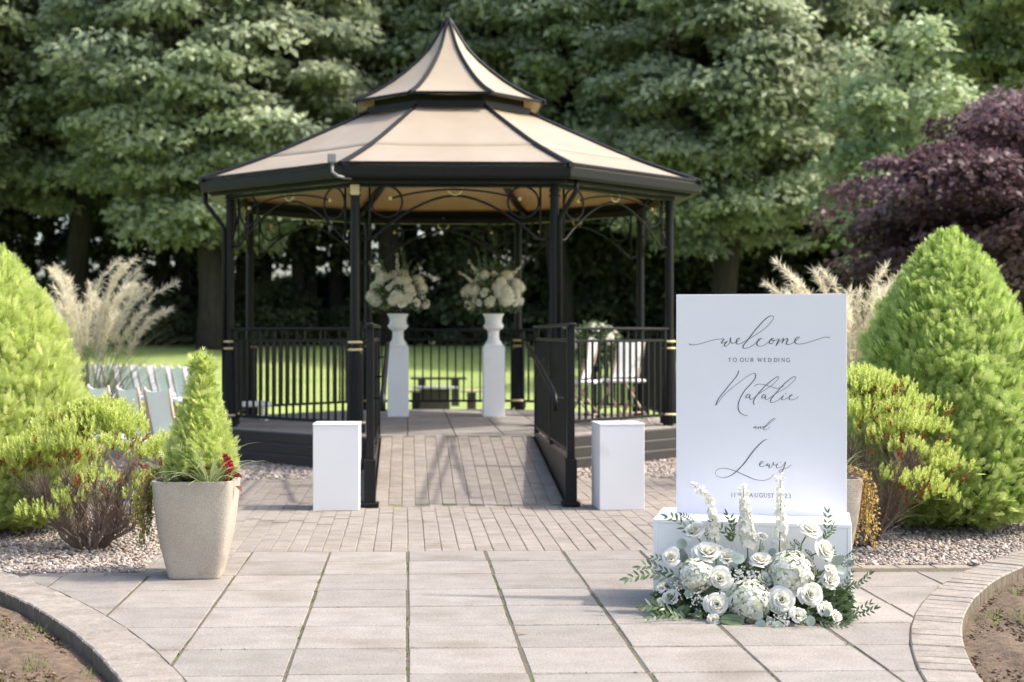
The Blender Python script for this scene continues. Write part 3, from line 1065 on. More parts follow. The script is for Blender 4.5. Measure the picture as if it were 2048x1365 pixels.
# gravel round the foot of the bandstand
def gz_fn(g):
    while True:
        x, y = g.uniform(-3.0, 3.9), g.uniform(12.75, 15.2)
        dx, dy = x - GX, y - GY
        a = max(abs(dx), abs(dy), (abs(dx) + abs(dy)) / math.sqrt(2))
        if AP_D + .03 < a < AP_D + 1.2 and not (RX0 - .06 < x < RX1 + .06) : return (x, y, -.012 + g.uniform(0, .012))
tag(link('gravel', pebbles('gravel', gz_fn, 9500, .014, .026, 11)), 'grey gravel strip around the foot of the bandstand', 'gravel', kind='stuff')
mb = MB(); oc_ = octa(AP_D + 1.24); mb.prism([(p[0] + GX, p[1] + GY) for p in oc_], -.06, -.016)
tag(mb.build('gravel_bed', M['gravel_base']), kind='structure')

# ------------------------------------------------------------------ white boxes, urns with flowers, chairs, tables
def white_box(name, label, cat, loc, size, rz=0, group=None, mat='white_box', lip=True):
    t = empty(name, loc, rz, label, cat, group)
    mb = MB(); mb.box((0, 0, size[2] / 2 - .006), (size[0], size[1], size[2] - .012), bevel=.003)
    mb.build('carcass', M[mat], t)
    mb = MB(); mb.box((0, 0, size[2] - .006), (size[0] + .004, size[1] + .004, .012), bevel=.002)
    mb.build('lid', M[mat], t)
    return t


white_box('plinth', 'low white plinth standing left of the ramp foot', 'plinth', (-.507, 10.59, 0), (.33, .33, .62), R(-1), 'white boxes along the aisle')
white_box('plinth', 'low white plinth standing right of the ramp foot', 'plinth', (1.528, 10.55, 0), (.325, .33, .62), R(3), 'white boxes along the aisle')
PED = []
for px, lab in ((796, 'left'), (987, 'right')):
    p = place(px, 833, 16.7)
    side = 'nearer the left ramp railing' if lab == 'left' else 'nearer the right ramp railing'
    white_box('pedestal', 'tall white pedestal inside the bandstand ' + side, 'pedestal', (p.x, p.y, DECK), (.24, .24, .80), R(1), 'tall pedestals inside the bandstand', mat='white')
    u = empty('urn', (p.x, p.y, DECK + .80), 0, 'white flared urn on the tall pedestal ' + side, 'urn', 'white urns on the pedestals')
    mb = MB(); mb.box((0, 0, .012), (.215, .215, .024), bevel=.004)
    mb.build('foot', M['urn'], u)
    mb = MB(); mb.lathe([(.098, .024), (.094, .045), (.07, .075), (.064, .10), (.062, .16), (.067, .178), (.075, .185)], 32)
    mb.build('stem', M['urn'], u, auto=50)
    mb = MB(); mb.lathe([(.07, .185), (.098, .20), (.115, .225), (.115, .245), (.10, .262), (.094, .29), (.10, .33), (.12, .365), (.125, .375), (.108, .375), (.09, .33)], 32)
    mb.build('bowl', M['urn'], u, auto=50)
    PED.append((p, side))


# --- flowers -----------------------------------------------------------------
def rose_mesh(name, mats, seed, layers=20, open_=1.0, ruffle=.0):
    """a bloom of radius 1 facing +Z: curled petals on a spiral"""
    g = np.random.default_rng(seed)
    mb = MB()
    for i in range(layers):
        l = i / (layers - 1)
        ph = i * 2.399 + g.uniform(-.2, .2)
        hwid = (1.05 - .25 * l) * g.uniform(.9, 1.1)
        rb = .04 + .22 * l
        rt = (.07 + .66 * l ** .95 * open_) * g.uniform(.95, 1.06)
        zb = -.30 - .22 * l
        zt = (.50 - .34 * l ** 1.8) * g.uniform(.94, 1.06)
        curl = .03 + .25 * l ** 2.2
        nu, nv = 6, 6
        vs, tt, fs = [], [], []
        tip = g.uniform(.0, .14) * l
        for a in range(nu + 1):
            t = a / nu
            for b in range(nv + 1):
                s = -1 + 2 * b / nv
                wdt = hwid * (math.sin(min(t * 1.25, 1) * PI / 2) * .65 + .35)
                edge = 1 - .28 * abs(s) ** 2.2 * t
                r = rb + (rt - rb) * (t ** 1.25) + curl * max(0, t - .7) / .3 * .55 + tip * (1 - abs(s)) * t
                z = zb + (zt - zb) * (1 - (1 - t * edge) ** 1.4) - curl * (max(0, t - .72) / .28) ** 2 * .55
                r += ruffle * math.sin(s * 9 + i) * t * t
                z += ruffle * math.cos(s * 7 + 2 * i) * t * t
                an = ph + s * wdt
                r *= 1 + .05 * abs(s)
                vs.append((r * math.cos(an), r * math.sin(an), z))
                tt.append(min(1, max(0, .35 * (1 - l) * 0 + .25 + .75 * t * (.55 + .45 * l))))
        for a in range(nu):
            for b in range(nv):
                c = a * (nv + 1) + b
                fs.append((c, c + 1, c + nv + 2, c + nv + 1))
        mb.add(vs, fs, 0, tt)
    # green calyx and short stalk
    mb.lathe([(.05, -1.3), (.05, -.62), (.16, -.50), (.20, -.36)], 8, m=1)
    return mb.mesh(name, mats, smooth=True)


def hydrangea_mesh(name, seed, n=190, mats=None):
    g = np.random.default_rng(seed)
    d = rand_dirs(n * 3, g); d = d[d[:, 2] > -.45][:n]
    parts = []
    for q in d:
        c = q * (g.uniform(.86, 1.0) + .07 * math.sin(q[0] * 5 + seed) * math.sin(q[1] * 6 + q[2] * 4)) * np.array([1, 1, .86])
        a = np.cross(q, rand_dirs(1, g)[0]); a /= np.linalg.norm(a); b = np.cross(q, a)
        ds, ns = [], []
        for i in range(4):
            an = i * PI / 2
            ds.append(a * math.cos(an) + b * math.sin(an) + q * g.uniform(.0, .35)); ns.append(q)
        sz = g.uniform(.115, .175)
        parts.append(leaves(np.repeat(c[None], 4, 0), np.array(ds), np.array(ns), sz, sz * 1.05, np.clip(g.normal(.62, .28) + np.zeros(4), 0, 1), fold=.10, droop=.14))
    core = MB(); core.ball((0, 0, 0), .86, 16, sq=(1, 1, .84))
    Vc = np.array(core.v); Fc = np.array([f for f in core.f])
    parts.append((Vc, Fc, np.full(len(Vc), .10)))
    V, Fq, T = join_np(parts)
    return mesh_np(name, V, Fq, T, mats or M['hydrangea'])


def floret_stem(name, pts, seed, n=64, r0=.030, r1=.010, fsize=.017):
    """a delphinium spike: stem through pts, florets round it, buds at the tip"""
    g = np.random.default_rng(seed)
    pts = [Vector(p) for p in pts]
    mb = MB()
    mb.tube(pts, [.0032 - .0018 * i / (len(pts) - 1) for i in range(len(pts))], 6, tint=.6)
    stem = mb.mesh('stem', M['stem'], smooth=True)
    cum = [0]
    for i in range(1, len(pts)): cum.append(cum[-1] + (pts[i] - pts[i - 1]).length)
    parts = []
    lo = .25
    for k in range(n):
        t = lo + (1.0 - lo) * ((k + 1) / n) ** .92 * .999
        s = t * cum[-1]
        i = max(j for j in range(len(pts) - 1) if cum[j] <= s + 1e-9)
        q = (s - cum[i]) / (cum[i + 1] - cum[i])
        c = pts[i].lerp(pts[i + 1], q)
        ax = (pts[i + 1] - pts[i]).normalized()
        o = ax.orthogonal().normalized()
        o.rotate(Matrix.Rotation(k * 2.4 + g.uniform(-.4, .4), 3, ax))
        tt = (t - lo) / (1 - lo)
        rr = r0 + (r1 - r0) * tt
        fs = fsize * g.uniform(.8, 1.15) * (1.05 - .62 * tt ** 1.6)
        base = np.array(c + o * rr * g.uniform(.55, 1.25) + ax * g.uniform(-.006, .006))
        face = np.array((o + ax * g.uniform(-.1, .5)).normalized())
        a = np.cross(face, rand_dirs(1, g)[0]); a /= np.linalg.norm(a); b = np.cross(face, a)
        m_ = 6 if tt < .82 else 3
        ds = np.array([a * math.cos(j * 2 * PI / m_) + b * math.sin(j * 2 * PI / m_) + face * .25 for j in range(m_)])
        if tt >= .82: ds = ds * .45 + face; fs *= 1.5
        parts.append(leaves(np.repeat(base[None], m_, 0), ds, np.repeat(face[None], m_, 0), fs, fs * .85, np.clip(g.normal(.7, .2, m_), 0, 1), fold=.12, droop=.1))
    V, Fq, T = join_np(parts)
    return stem, mesh_np('florets', V, Fq, T, M['petal'])


def spray_mesh(name, L, n, lw, ll, mat, seed, curve=.25, opposite=True):
    """a leafy stem along +X from the origin, bending up (+Z); leaves in pairs"""
    g = np.random.default_rng(seed)
    pts = [Vector((L * t, L * .06 * math.sin(t * 5 + seed), L * curve * (t ** 1.6) )) for t in np.linspace(0, 1, 9)]
    mb = MB()
    mb.tube(pts, [.0022 - .0014 * i / 8 for i in range(9)], 5, m=1, tint=.4)
    P, D, Nn = [], [], []
    for k in range(n):
        t = .12 + .88 * (k + 1) / n
        i = min(int(t * 8), 7)
        c = pts[i].lerp(pts[i + 1], t * 8 - i)
        ax = (pts[i + 1] - pts[i]).normalized()
        for s in ((-1, 1) if opposite else ((-1) ** k,)):
            if k == n - 1 and s == -1: d_ = ax
            else: d_ = (ax * .75 + Vector((0, s, 0)) * g.uniform(.45, .8) + Vector((0, 0, g.uniform(-.1, .35)))).normalized()
            P.append(c); D.append(d_); Nn.append(Vector((g.uniform(-.3, .3), g.uniform(-.4, .4), 1)))
    P, D, Nn = np.array(P), np.array(D), np.array(Nn)
    lf = MB()
    for p, d_, q in zip(P, D, Nn):
        d_ = Vector(d_); q = Vector(q); sd_ = d_.cross(q).normalized(); q = sd_.cross(d_)
        l_ = ll * g.uniform(.75, 1.15); w_ = lw * g.uniform(.8, 1.15)
        p = Vector(p); tt = g.uniform(.15, .85)
        vs = [p]
        for u, wv in ((.28, .85), (.55, 1.0), (.8, .6)):
            m0 = p + d_ * l_ * u - q * l_ * .12 * u * u
            vs += [m0 + sd_ * w_ * .5 * wv + q * w_ * .15, m0, m0 - sd_ * w_ * .5 * wv + q * w_ * .15]
        vs.append(p + d_ * l_ - q * l_ * .14)
        mb.add(vs, [(0, 1, 2), (0, 2, 3), (1, 4, 5, 2), (2, 5, 6, 3), (4, 7, 8, 5), (5, 8, 9, 6), (7, 10, 8), (8, 10, 9)], 0, tt)
    return mb.mesh(name, [mat, M['stem']], smooth=True)


def round_leaf_mesh(name, mat, n=12, sx=1.0, sy=.9):
    """disc leaf of radius 1 with a midrib, base at the origin, growing along +X, facing +Z"""
    mb = MB()
    vs, fs = [(0, 0, 0)], []
    for i in range(n + 1):
        a = PI - 2 * PI * i / n
        vs.append((1 + math.cos(a) * sx, math.sin(a) * sy, .16 * math.sin(a) ** 2 - .10 * (1 + math.cos(a))))
    c = len(vs); vs.append((1, 0, 0))
    for i in range(1, n + 1): fs.append((i, i + 1, c))
    mb.add(vs, fs, 0, [rnd.uniform(.3, .7) for _ in vs])
    mb.tube([(-.9, 0, -.05), (0, 0, 0), (1, 0, .02), (1.7, 0, -.1)], [.035, .03, .02, .01], 4)
    return mb.mesh(name, mat, smooth=True)


def aim(direction, roll=0.0):
    return (Vector(direction).normalized().to_track_quat('Z', 'Y') @ Euler((0, 0, roll)).to_quaternion()).to_euler()


def aim_x(direction, up=(0, 0, 1)):
    d_ = Vector(direction).normalized()
    y = Vector(up).cross(d_)
    y = y.normalized() if y.length > 1e-4 else Vector((0, 1, 0))
    z = d_.cross(y)
    return Matrix((d_, y, z)).transposed().to_euler()


ROSE = [rose_mesh('rose', [M['petal'], M['stem']], s, 22, o) for s, o in ((1, 1.0), (2, .92), (3, 1.08))]
LISI = [rose_mesh('lisianthus', [M['petal'], M['stem']], s, 13, 1.05, .05) for s in (11, 12)]
HYDR = [hydrangea_mesh('hydrangea', s, 440) for s in (5, 6, 7)]
CREAM = rose_mesh('rose', [M['petal_cream'], M['stem']], 21, 14, 1.0)
HYDR_C = hydrangea_mesh('hydrangea', 31, 110, M['petal_cream'])
RUSC = [spray_mesh('ruscus_spray', 1.0, n, .062, .20, M['ruscus'], s, c) for n, s, c in ((7, 1, .15), (8, 2, .3), (6, 3, -.05))]
EUC = round_leaf_mesh('eucalyptus_leaf', M['euc'])
HOSTA = round_leaf_mesh('hosta_leaf', M['ruscus'], 14, 1.0, .52)

# big arrangements in the urns
def urn_flowers(p, side, seed):
    g = np.random.default_rng(seed)
    z0 = DECK + .80 + .36
    fa = empty('urn_arrangement', (p.x, p.y, z0), 0, 'lush cream and white flower arrangement in the urn ' + side, 'flowers', 'flower arrangements in the urns')
    n = 64
    d_ = rand_dirs(500, g)
    d_ = d_[(d_[:, 2] > -.35)][:n]
    for q in d_:
        r = g.uniform(.92, 1.12)
        pos = Vector((q[0] * .30 * r, q[1] * .27 * r, .22 + q[2] * .25 * r))
        k = g.uniform()
        if k < .42: me, s = HYDR_C, g.uniform(.062, .085)
        elif k < .8: me, s = CREAM, g.uniform(.05, .068)
        else: me, s = ROSE[int(g.integers(3))], g.uniform(.042, .055)
        link('hydrangea' if me is HYDR_C else 'rose', me, fa, pos, aim(q + np.array([0, 0, .25]), g.uniform(0, 6)), s)
    # green filling and reaching sprays
    dd = rand_dirs(1300, g); dd = dd[dd[:, 2] > -.6]
    P = dd * g.uniform(.45, 1.08, (len(dd), 1)) * np.array([.31, .28, .27]) + np.array([0, 0, .2])
    V, Fq, T = leaves(P, dd + g.normal(size=dd.shape) * .6, dd + g.normal(size=dd.shape) * .5, g.uniform(.035, .065, len(dd)), .022, g.uniform(0, .9, len(dd)))
    tag(link('leaf_filling', mesh_np('leaf_filling', V, Fq, T, M['ruscus']), fa), kind='stuff')
    for k in range(13):
        a = g.uniform(0, 2 * PI); el = g.uniform(-.2, 1.3)
        dr = Vector((math.cos(a) * math.cos(el), math.sin(a) * math.cos(el), math.sin(el)))
        link('ruscus_spray', RUSC[k % 3], fa, dr * .14 + Vector((0, 0, .2)), aim_x(dr), g.uniform(.26, .40))
    for k in range(3):
        a = g.uniform(-.8, PI + .8) if seed % 2 else g.uniform(-.8, PI + .8); el = g.uniform(.5, 1.2)
        dr = Vector((math.cos(a) * math.cos(el) * 1.2, -.3 + .4 * math.sin(a), math.sin(el))).normalized()
        st, fl = floret_stem('delphinium', [dr * .15 + Vector((0, 0, .2)), dr * .36 + Vector((0, 0, .2)), dr * .53 + Vector((0, 0, .19))], seed * 10 + k, 30, .022, .008, .022)
        ob = link('delphinium', fl, fa); link('stem', st, ob)


urn_flowers(PED[0][0], PED[0][1], 41)
urn_flowers(PED[1][0], PED[1][1], 42)


# chairs -------------------------------------------------------------------
def make_chair():
    t = empty('folding_chair')
    wd = .40
    for s in (-1, 1):
        mb = MB(); mb.tube([(s * (wd / 2), .22, 0), (s * wd / 2, -.02, .43), (s * wd / 2, -.10, .70), (s * wd / 2, -.125, .885)], .013, 6)
        mb.build('frame_leg', M['wood'], t, smooth=True)
        mb = MB(); mb.tube([(s * (wd / 2 - .03), -.24, 0), (s * (wd / 2 - .03), .14, .45)], .013, 6)
        mb.build('rear_leg', M['wood'], t)
    mb = MB(); mb.box((0, .02, .45), (wd - .03, .40, .035), bevel=.012)
    mb.build('seat', M['chair_white'], t, auto=40)
    vs, fs = [], []
    nx, nz = 8, 5
    for side in (0, 1):
        for j in range(nz + 1):
            for i in range(nx + 1):
                u = -1 + 2 * i / nx; v = j / nz
                z = .49 + .38 * v - (.016 * (1 - u * u) if j == nz else 0)
                y = -.045 - .085 * (z - .50) / .38 - .030 * (1 - u * u) + side * .014
                vs.append((u * (wd / 2 - .012), y, z))
    n = (nx + 1) * (nz + 1)
    for j in range(nz):
        for i in range(nx):
            a = j * (nx + 1) + i
            fs.append((a, a + 1, a + nx + 2, a + nx + 1)); fs.append((n + a, n + a + nx + 1, n + a + nx + 2, n + a + 1))
    for i in range(nx):
        a = nz * (nx + 1) + i
        fs.append((a, a + 1, n + a + 1, n + a)); fs.append((i + 1, i, n + i, n + i + 1))
    mb = MB(); mb.add(vs, fs); mb.build('backrest', M['chair_white'], t, auto=50)
    mb = MB(); mb.tube([(-wd / 2, .14, .17), (wd / 2, .14, .17)], .010, 6); mb.tube([(-wd / 2 + .03, -.16, .12), (wd / 2 - .03, -.16, .12)], .010, 6)
    mb.build('stretcher', M['wood'], t)
    return t


chair0 = make_chair()
used = []
def put_chair(x, y, z, rz, label, group):
    c = chair0 if not used else copy_tree(chair0)
    used.append(1)
    c.location = (x, y, z); c.rotation_euler = (0, 0, rz)
    return tag(c, label, 'chair', group)


ordn = ['first', 'second', 'third', 'fourth', 'fifth', 'sixth', 'seventh', 'eighth', 'ninth', 'tenth', 'eleventh']
face = R(38 - 90) - YAW     # the rows look towards the bandstand
for k in range(5):
    Z = 11.1 + .33 * k
    p = place(343 - 59 * k, 700, Z)
    put_chair(p.x, p.y, -.03, face + rnd.uniform(-.04, .04), ('white folding chair in the near row, closest to the potted conifer' if k == 0 else ordn[k] + ' white folding chair from the potted conifer in the near row on the lawn'), 'white folding chairs in the near row')
for r_ in range(2):
    for k in range(10):
        Z = 18.5 + .30 * k + r_ * 1.15
        p = place(372 - 35 * k + r_ * 12, 700, Z)
        put_chair(p.x, p.y, -.03, face - .1 + rnd.uniform(-.05, .05), ('white folding chair on the ' + ['front', 'rear'][r_] + ' far row, ' + ('nearest the bandstand' if k == 0 else ordn[k] + ' from the bandstand end')), 'white folding chairs in the far rows')
# two chairs and a flower stand inside the bandstand, on the right
p = place(1245, 700, 15.35)
put_chair(p.x, p.y, DECK, R(38), 'white folding chair inside the bandstand against the right railing', 'chairs inside the bandstand')
p = place(1163, 700, 15.0)
put_chair(p.x, p.y, DECK, R(70), 'white folding chair inside the bandstand beside the right ramp railing', 'chairs inside the bandstand')
p = place(1190, 720, 16.9)
fs_ = empty('flower_stand', (p.x, p.y, DECK), 0, 'slim dark flower stand inside the bandstand behind the right railing', 'stand')
mb = MB(); mb.lathe([(.14, 0), (.14, .015), (.03, .03), (.022, .06), (.022, .50), (.06, .53), (.10, .545), (.10, .56)], 16); mb.build('pole', M['black'], fs_, auto=40)
g = np.random.default_rng(77)
fa = empty('stand_arrangement', (p.x, p.y, DECK + .56), 0, 'white flower arrangement on the slim dark stand inside the bandstand', 'flowers')
fa.scale = (1.35, 1.35, 1.25)
mb = MB(); mb.lathe([(.05, 0), (.075, .05), (.07, .13), (.08, .15)], 14); mb.build('vase', M['black'], fa, auto=40)
for k in range(26):
    q = rand_dirs(1, g)[0]; q[2] = abs(q[2]) * 1.1 - .25
    link('rose', ROSE[k % 3] if k % 2 else CREAM, fa, (q[0] * .22, q[1] * .2, .24 + q[2] * .18), aim(q, 0), g.uniform(.04, .058))
dd = rand_dirs(900, g)
V, Fq, T = leaves(dd * np.array([.2, .18, .18]) * g.uniform(.5, 1.1, (len(dd), 1)) + np.array([0, 0, .22]), dd, rand_dirs(len(dd), g), .05, .022, g.uniform(0, 1, len(dd)))
tag(link('leaf_filling', mesh_np('leaf_filling', V, Fq, T, M['ruscus']), fa), kind='stuff')

# dark round table and two benches on the lawn behind the bandstand
p = place(870, 800, 24.0)
tb = empty('garden_table', (p.x, p.y, -.03), 0, 'low dark round garden table on the lawn behind the bandstand', 'table')
mb = MB(); mb.lathe([(.30, .395), (.375, .40), (.38, .415), (.375, .43), (.02, .432)], 28); mb.build('tabletop', M['grey'], tb, auto=40)
mb = MB(); mb.box((0, 0, .21), (.48, .40, .37), bevel=.01); mb.build('base', M['dark_wood'], tb)
for k in range(9):
    mb = MB(); mb.box((-.2 + .05 * k, -.207, .21), (.044, .012, .35)); mb.build('slat', M['dark_wood'], tb)
for px, py, Z, wd, lab in ((943, 780, 24.0, .36, 'dark short bench with a pale top right of the round garden table'), (877, 755, 26.2, 1.0, 'long dark bench on the lawn behind the round garden table'), (832, 780, 24.3, .26, 'dark short bench with a pale top left of the round garden table')):
    q = place(px, py, Z)
    b = empty('garden_bench', (q.x, q.y, -.03), 0, lab, 'bench')
    h = q.z + .03
    mb = MB(); mb.box((0, 0, h - .02), (wd, .24, .04), bevel=.006); mb.build('seat', M['wood'] if wd < .5 else M['dark_wood'], b)
    for s in ((-1, 1) if wd > .5 else (0,)):
        mb = MB(); mb.box((s * wd * .3, 0, (h - .04) / 2), (.14, .18, h - .04)); mb.build('leg', M['dark_wood'], b)
q = place(478, 805, 15.9)
b = empty('white_bench', (q.x, q.y, -.03), R(20), 'low white backless bench on the lawn beyond the left railing', 'bench')
mb = MB(); mb.box((0, 0, q.z + .01), (.66, .28, .05), bevel=.006); mb.build('seat', M['white'], b)
for sx in (-1, 1):
    for sy in (-1, 1):
        mb = MB(); mb.box((sx * .28, sy * .1, (q.z - .015) / 2), (.035, .035, q.z - .02)); mb.build('leg', M['white'], b)

# ------------------------------------------------------------------ welcome sign on its white box
BO = Vector((1.137, 6.712, 0)); BX = Vector((1.992, 6.472, 0))
BU = (BX - BO).normalized(); BN = Vector((BU.y, -BU.x, 0))        # along the front, and out of the front
BW, BD, BH = (BX - BO).length, .46, .405
brz = math.atan2(BU.y, BU.x)
c = BO + BU * BW / 2 - BN * BD / 2
bx = empty('display_box', c, brz, 'low white display box carrying the welcome board behind the flowers', 'box')
th = .018
for nm, cc, sz in (('front_panel', (0, -BD / 2 + th / 2 + .003, BH / 2 - th / 2), (BW - 2 * th, th, BH - th)), ('back_panel', (0, BD / 2 - th / 2, BH / 2 - th / 2), (BW - 2 * th, th, BH - th)),
                   ('side_panel', (-BW / 2 + th / 2, 0, BH / 2 - th / 2), (th, BD, BH - th)), ('side_panel', (BW / 2 - th / 2, 0, BH / 2 - th / 2), (th, BD, BH - th)), ('top_panel', (0, 0, BH - th / 2), (BW, BD, th))):
    mb = MB(); mb.box(cc, sz, bevel=.0015); mb.build(nm, M['white'], bx)
A0, A1 = Vector((1.284, 6.923, 0)), Vector((2.053, 6.744, 0))
SU = (A1 - A0).normalized(); SW = (A1 - A0).length; SH = 1.045
sb = empty('welcome_board', ((A0 + A1) / 2) + Vector((0, 0, BH)), math.atan2(SU.y, SU.x), 'tall white wedding welcome board with grey calligraphy standing on the display box', 'sign')
mb = MB(); mb.box((0, .010, SH / 2), (SW, .02, SH), bevel=.001); mb.build('panel', M['board'], sb)
mb = MB()
for s in (-1, 1): mb.box((s * .25, .085, .012), (.03, .13, .022)); mb.box((s * .25, .03, .08), (.03, .012, .15))
mb.build('back_stand', M['white'], sb)


def catmull(pts, per=8):
    P = [Vector(p) for p in pts]
    out = []
    for i in range(len(P) - 1):
        p0, p1, p2, p3 = P[max(i - 1, 0)], P[i], P[i + 1], P[min(i + 2, len(P) - 1)]
        for k in range(per):
            t = k / per
            out.append(.5 * (2 * p1 + (p2 - p0) * t + (2 * p0 - 5 * p1 + 4 * p2 - p3) * t * t + (3 * p1 - p0 - 3 * p2 + p3) * t ** 3))
    out.append(P[-1])
    return out


PXM = SW / 341.0            # metres per photo pixel on the board
def board_xy(px, py):
    return ((px - 1521.5) * PXM, (1032 - py) * SH / 443.0)


def pen(mb, pts, thin, thick, smooth=True):
    """a nib stroke: pts in photo pixels, wide where the pen travels down, hairline where it rises"""
    C = catmull(pts) if smooth else [Vector(p) for p in pts]
    C = [p for i, p in enumerate(C) if i == 0 or (p - C[i - 1]).length > .05]
    n = len(C)
    ws = []
    for i in range(n):
        d_ = C[min(i + 1, n - 1)] - C[max(i - 1, 0)]
        d_.normalize()
        ws.append(thin + (thick - thin) * max(0, d_.y) ** 1.5 if smooth else thick)
    for _ in range(3): ws = [(ws[max(i - 1, 0)] + ws[i] * 2 + ws[min(i + 1, n - 1)]) / 4 for i in range(n)]
    vs = []
    for i in range(n):
        d_ = C[min(i + 1, n - 1)] - C[max(i - 1, 0)]
        d_ = d_.normalized() if d_.length > 0 else Vector((1, 0))
        nn = Vector((-d_.y, d_.x)) * ws[i] / 2
        e = min(1, (min(i, n - 1 - i) + .7) / 2) if smooth else 1
        for s in (1, -1):
            x, z = board_xy(*(C[i] + nn * s * e))
            vs.append((x, -.0012, z))
    vs2 = [(v[0], .0002, v[2]) for v in vs]
    m_ = len(vs)
    fs = []
    for i in range(n - 1):
        a = i * 2
        fs.append((a, a + 1, a + 3, a + 2))
    mb.add(vs, fs)


def script_line(strokes, ox, oy, k, thin, thick):
    mb = MB()
    for st in strokes:
        pen(mb, [(ox + x / k, oy + y / k) for x, y in st], thin, thick)
    mb.build('lettering', M['ink'], sb)


script_line([[(50, 470), (75, 482), (120, 484), (200, 470), (300, 440), (400, 415), (480, 402), (530, 405), (512, 432), (497, 460), (530, 456), (575, 435), (550, 465), (535, 495), (552, 505), (582, 488), (612, 448), (628, 385), (618, 420), (640, 460), (680, 455), (722, 430), (750, 400), (738, 390), (712, 410), (700, 448), (715, 472), (752, 470), (800, 445), (860, 410), (960, 350), (1080, 270), (1170, 180), (1213, 112), (1195, 88), (1150, 95), (1080, 150), (980, 260), (900, 360), (840, 440), (795, 500), (805, 528), (850, 528), (920, 495), (980, 450), (1035, 410)],
             [(1055, 410), (1045, 393), (1015, 405), (988, 445), (985, 482), (1012, 502), (1060, 496), (1110, 470), (1165, 425), (1195, 393)],
             [(1195, 393), (1165, 420), (1153, 452), (1178, 470), (1208, 445), (1217, 405), (1193, 393), (1182, 410), (1215, 425), (1260, 412), (1292, 395)],
             [(1288, 405), (1265, 450), (1243, 498)], [(1243, 498), (1290, 440), (1335, 400), (1348, 400), (1340, 425), (1322, 462)],
             [(1322, 462), (1365, 412), (1398, 395), (1398, 425), (1385, 465), (1415, 481), (1470, 456), (1530, 412), (1560, 382), (1543, 374), (1512, 398), (1498, 438), (1522, 467), (1580, 470), (1680, 450), (1800, 410), (1890, 382), (1940, 378), (1970, 386)],
             [(52, 468), (60, 476), (80, 482)], [(1945, 380), (1960, 382), (1972, 386)]],
            1370, 620, 6.827, .95, 2.6)
script_line([[(590, 125), (575, 190), (520, 280), (420, 400), (300, 550), (190, 690), (140, 780), (118, 855)],
             [(118, 855), (180, 770), (300, 620), (450, 490), (600, 370), (760, 250), (870, 192), (920, 187), (942, 220), (925, 290), (850, 390), (730, 520), (640, 660), (590, 780), (578, 870), (590, 950), (640, 1010), (710, 1045), (778, 1055)],
             [(825, 625), (790, 612), (745, 655), (742, 690), (778, 682), (828, 625)], [(828, 625), (812, 685), (838, 718), (900, 690), (980, 622), (1100, 540), (1250, 440), (1370, 330), (1410, 265), (1395, 245), (1340, 275), (1200, 380), (1050, 530), (960, 640), (910, 720), (893, 780), (908, 825)],
             [(912, 460), (930, 430), (980, 408), (1060, 405), (1150, 425), (1250, 455), (1340, 482), (1420, 485), (1480, 460), (1505, 435)],
             [(1142, 630), (1112, 615), (1070, 658), (1068, 690), (1100, 685), (1144, 632)], [(1144, 632), (1132, 690), (1155, 720), (1200, 705), (1250, 670), (1320, 620), (1430, 550), (1580, 460), (1700, 350), (1757, 280), (1750, 250), (1710, 252), (1600, 330), (1470, 450), (1340, 600), (1260, 700), (1240, 750), (1260, 780), (1310, 775), (1400, 730), (1460, 680), (1512, 630)],
             [(1512, 630), (1480, 675), (1470, 710), (1500, 720), (1560, 700), (1630, 660), (1688, 628), (1665, 618), (1632, 655), (1622, 700), (1655, 722), (1720, 715), (1780, 680), (1812, 650)], [(1540, 594), (1552, 600), (1566, 592)]],
            1420, 730, 10.24, .85, 2.1)
script_line([[(908, 235), (872, 243), (855, 268), (880, 265), (908, 238)], [(908, 238), (890, 272), (918, 270), (952, 240)], [(952, 240), (938, 285)], [(938, 285), (970, 250), (998, 240), (985, 275), (1010, 275), (1045, 242), (1075, 230)], [(1075, 230), (1050, 238), (1030, 265), (1055, 268), (1090, 240), (1150, 190), (1240, 115), (1272, 88), (1255, 75), (1200, 110), (1120, 190), (1060, 262), (1050, 300), (1080, 305), (1130, 280), (1175, 245)]],
            1420, 830, 9.75, .7, 1.5)
script_line([[(1120, 490), (1060, 510), (980, 575), (880, 680), (780, 810), (680, 950), (580, 1060), (480, 1155), (370, 1225), (260, 1255), (170, 1240), (115, 1195), (105, 1150), (140, 1100), (220, 1068), (310, 1068), (420, 1095), (530, 1130), (680, 1195), (820, 1255), (950, 1288), (1060, 1290), (1140, 1265), (1200, 1225), (1245, 1165)]],
            1420, 830, 9.75, .75, 2.9)
script_line([[(975, 985), (1020, 955), (1042, 925), (1010, 920), (978, 955), (970, 1000), (1000, 1021), (1060, 1010), (1110, 980), (1138, 953)], [(1138, 953), (1110, 1000), (1138, 1000), (1168, 983), (1150, 1028), (1170, 1045), (1212, 1008), (1240, 930), (1235, 965), (1262, 990), (1300, 975), (1327, 953)], [(1327, 953), (1295, 1008), (1310, 1040), (1360, 1035), (1420, 995), (1475, 925), (1440, 1040), (1405, 1110), (1375, 1130), (1350, 1112), (1370, 1085), (1440, 1060), (1520, 1030), (1590, 970)], [(1368, 928), (1378, 932), (1388, 926)]],
            1420, 830, 9.75, .85, 1.9)

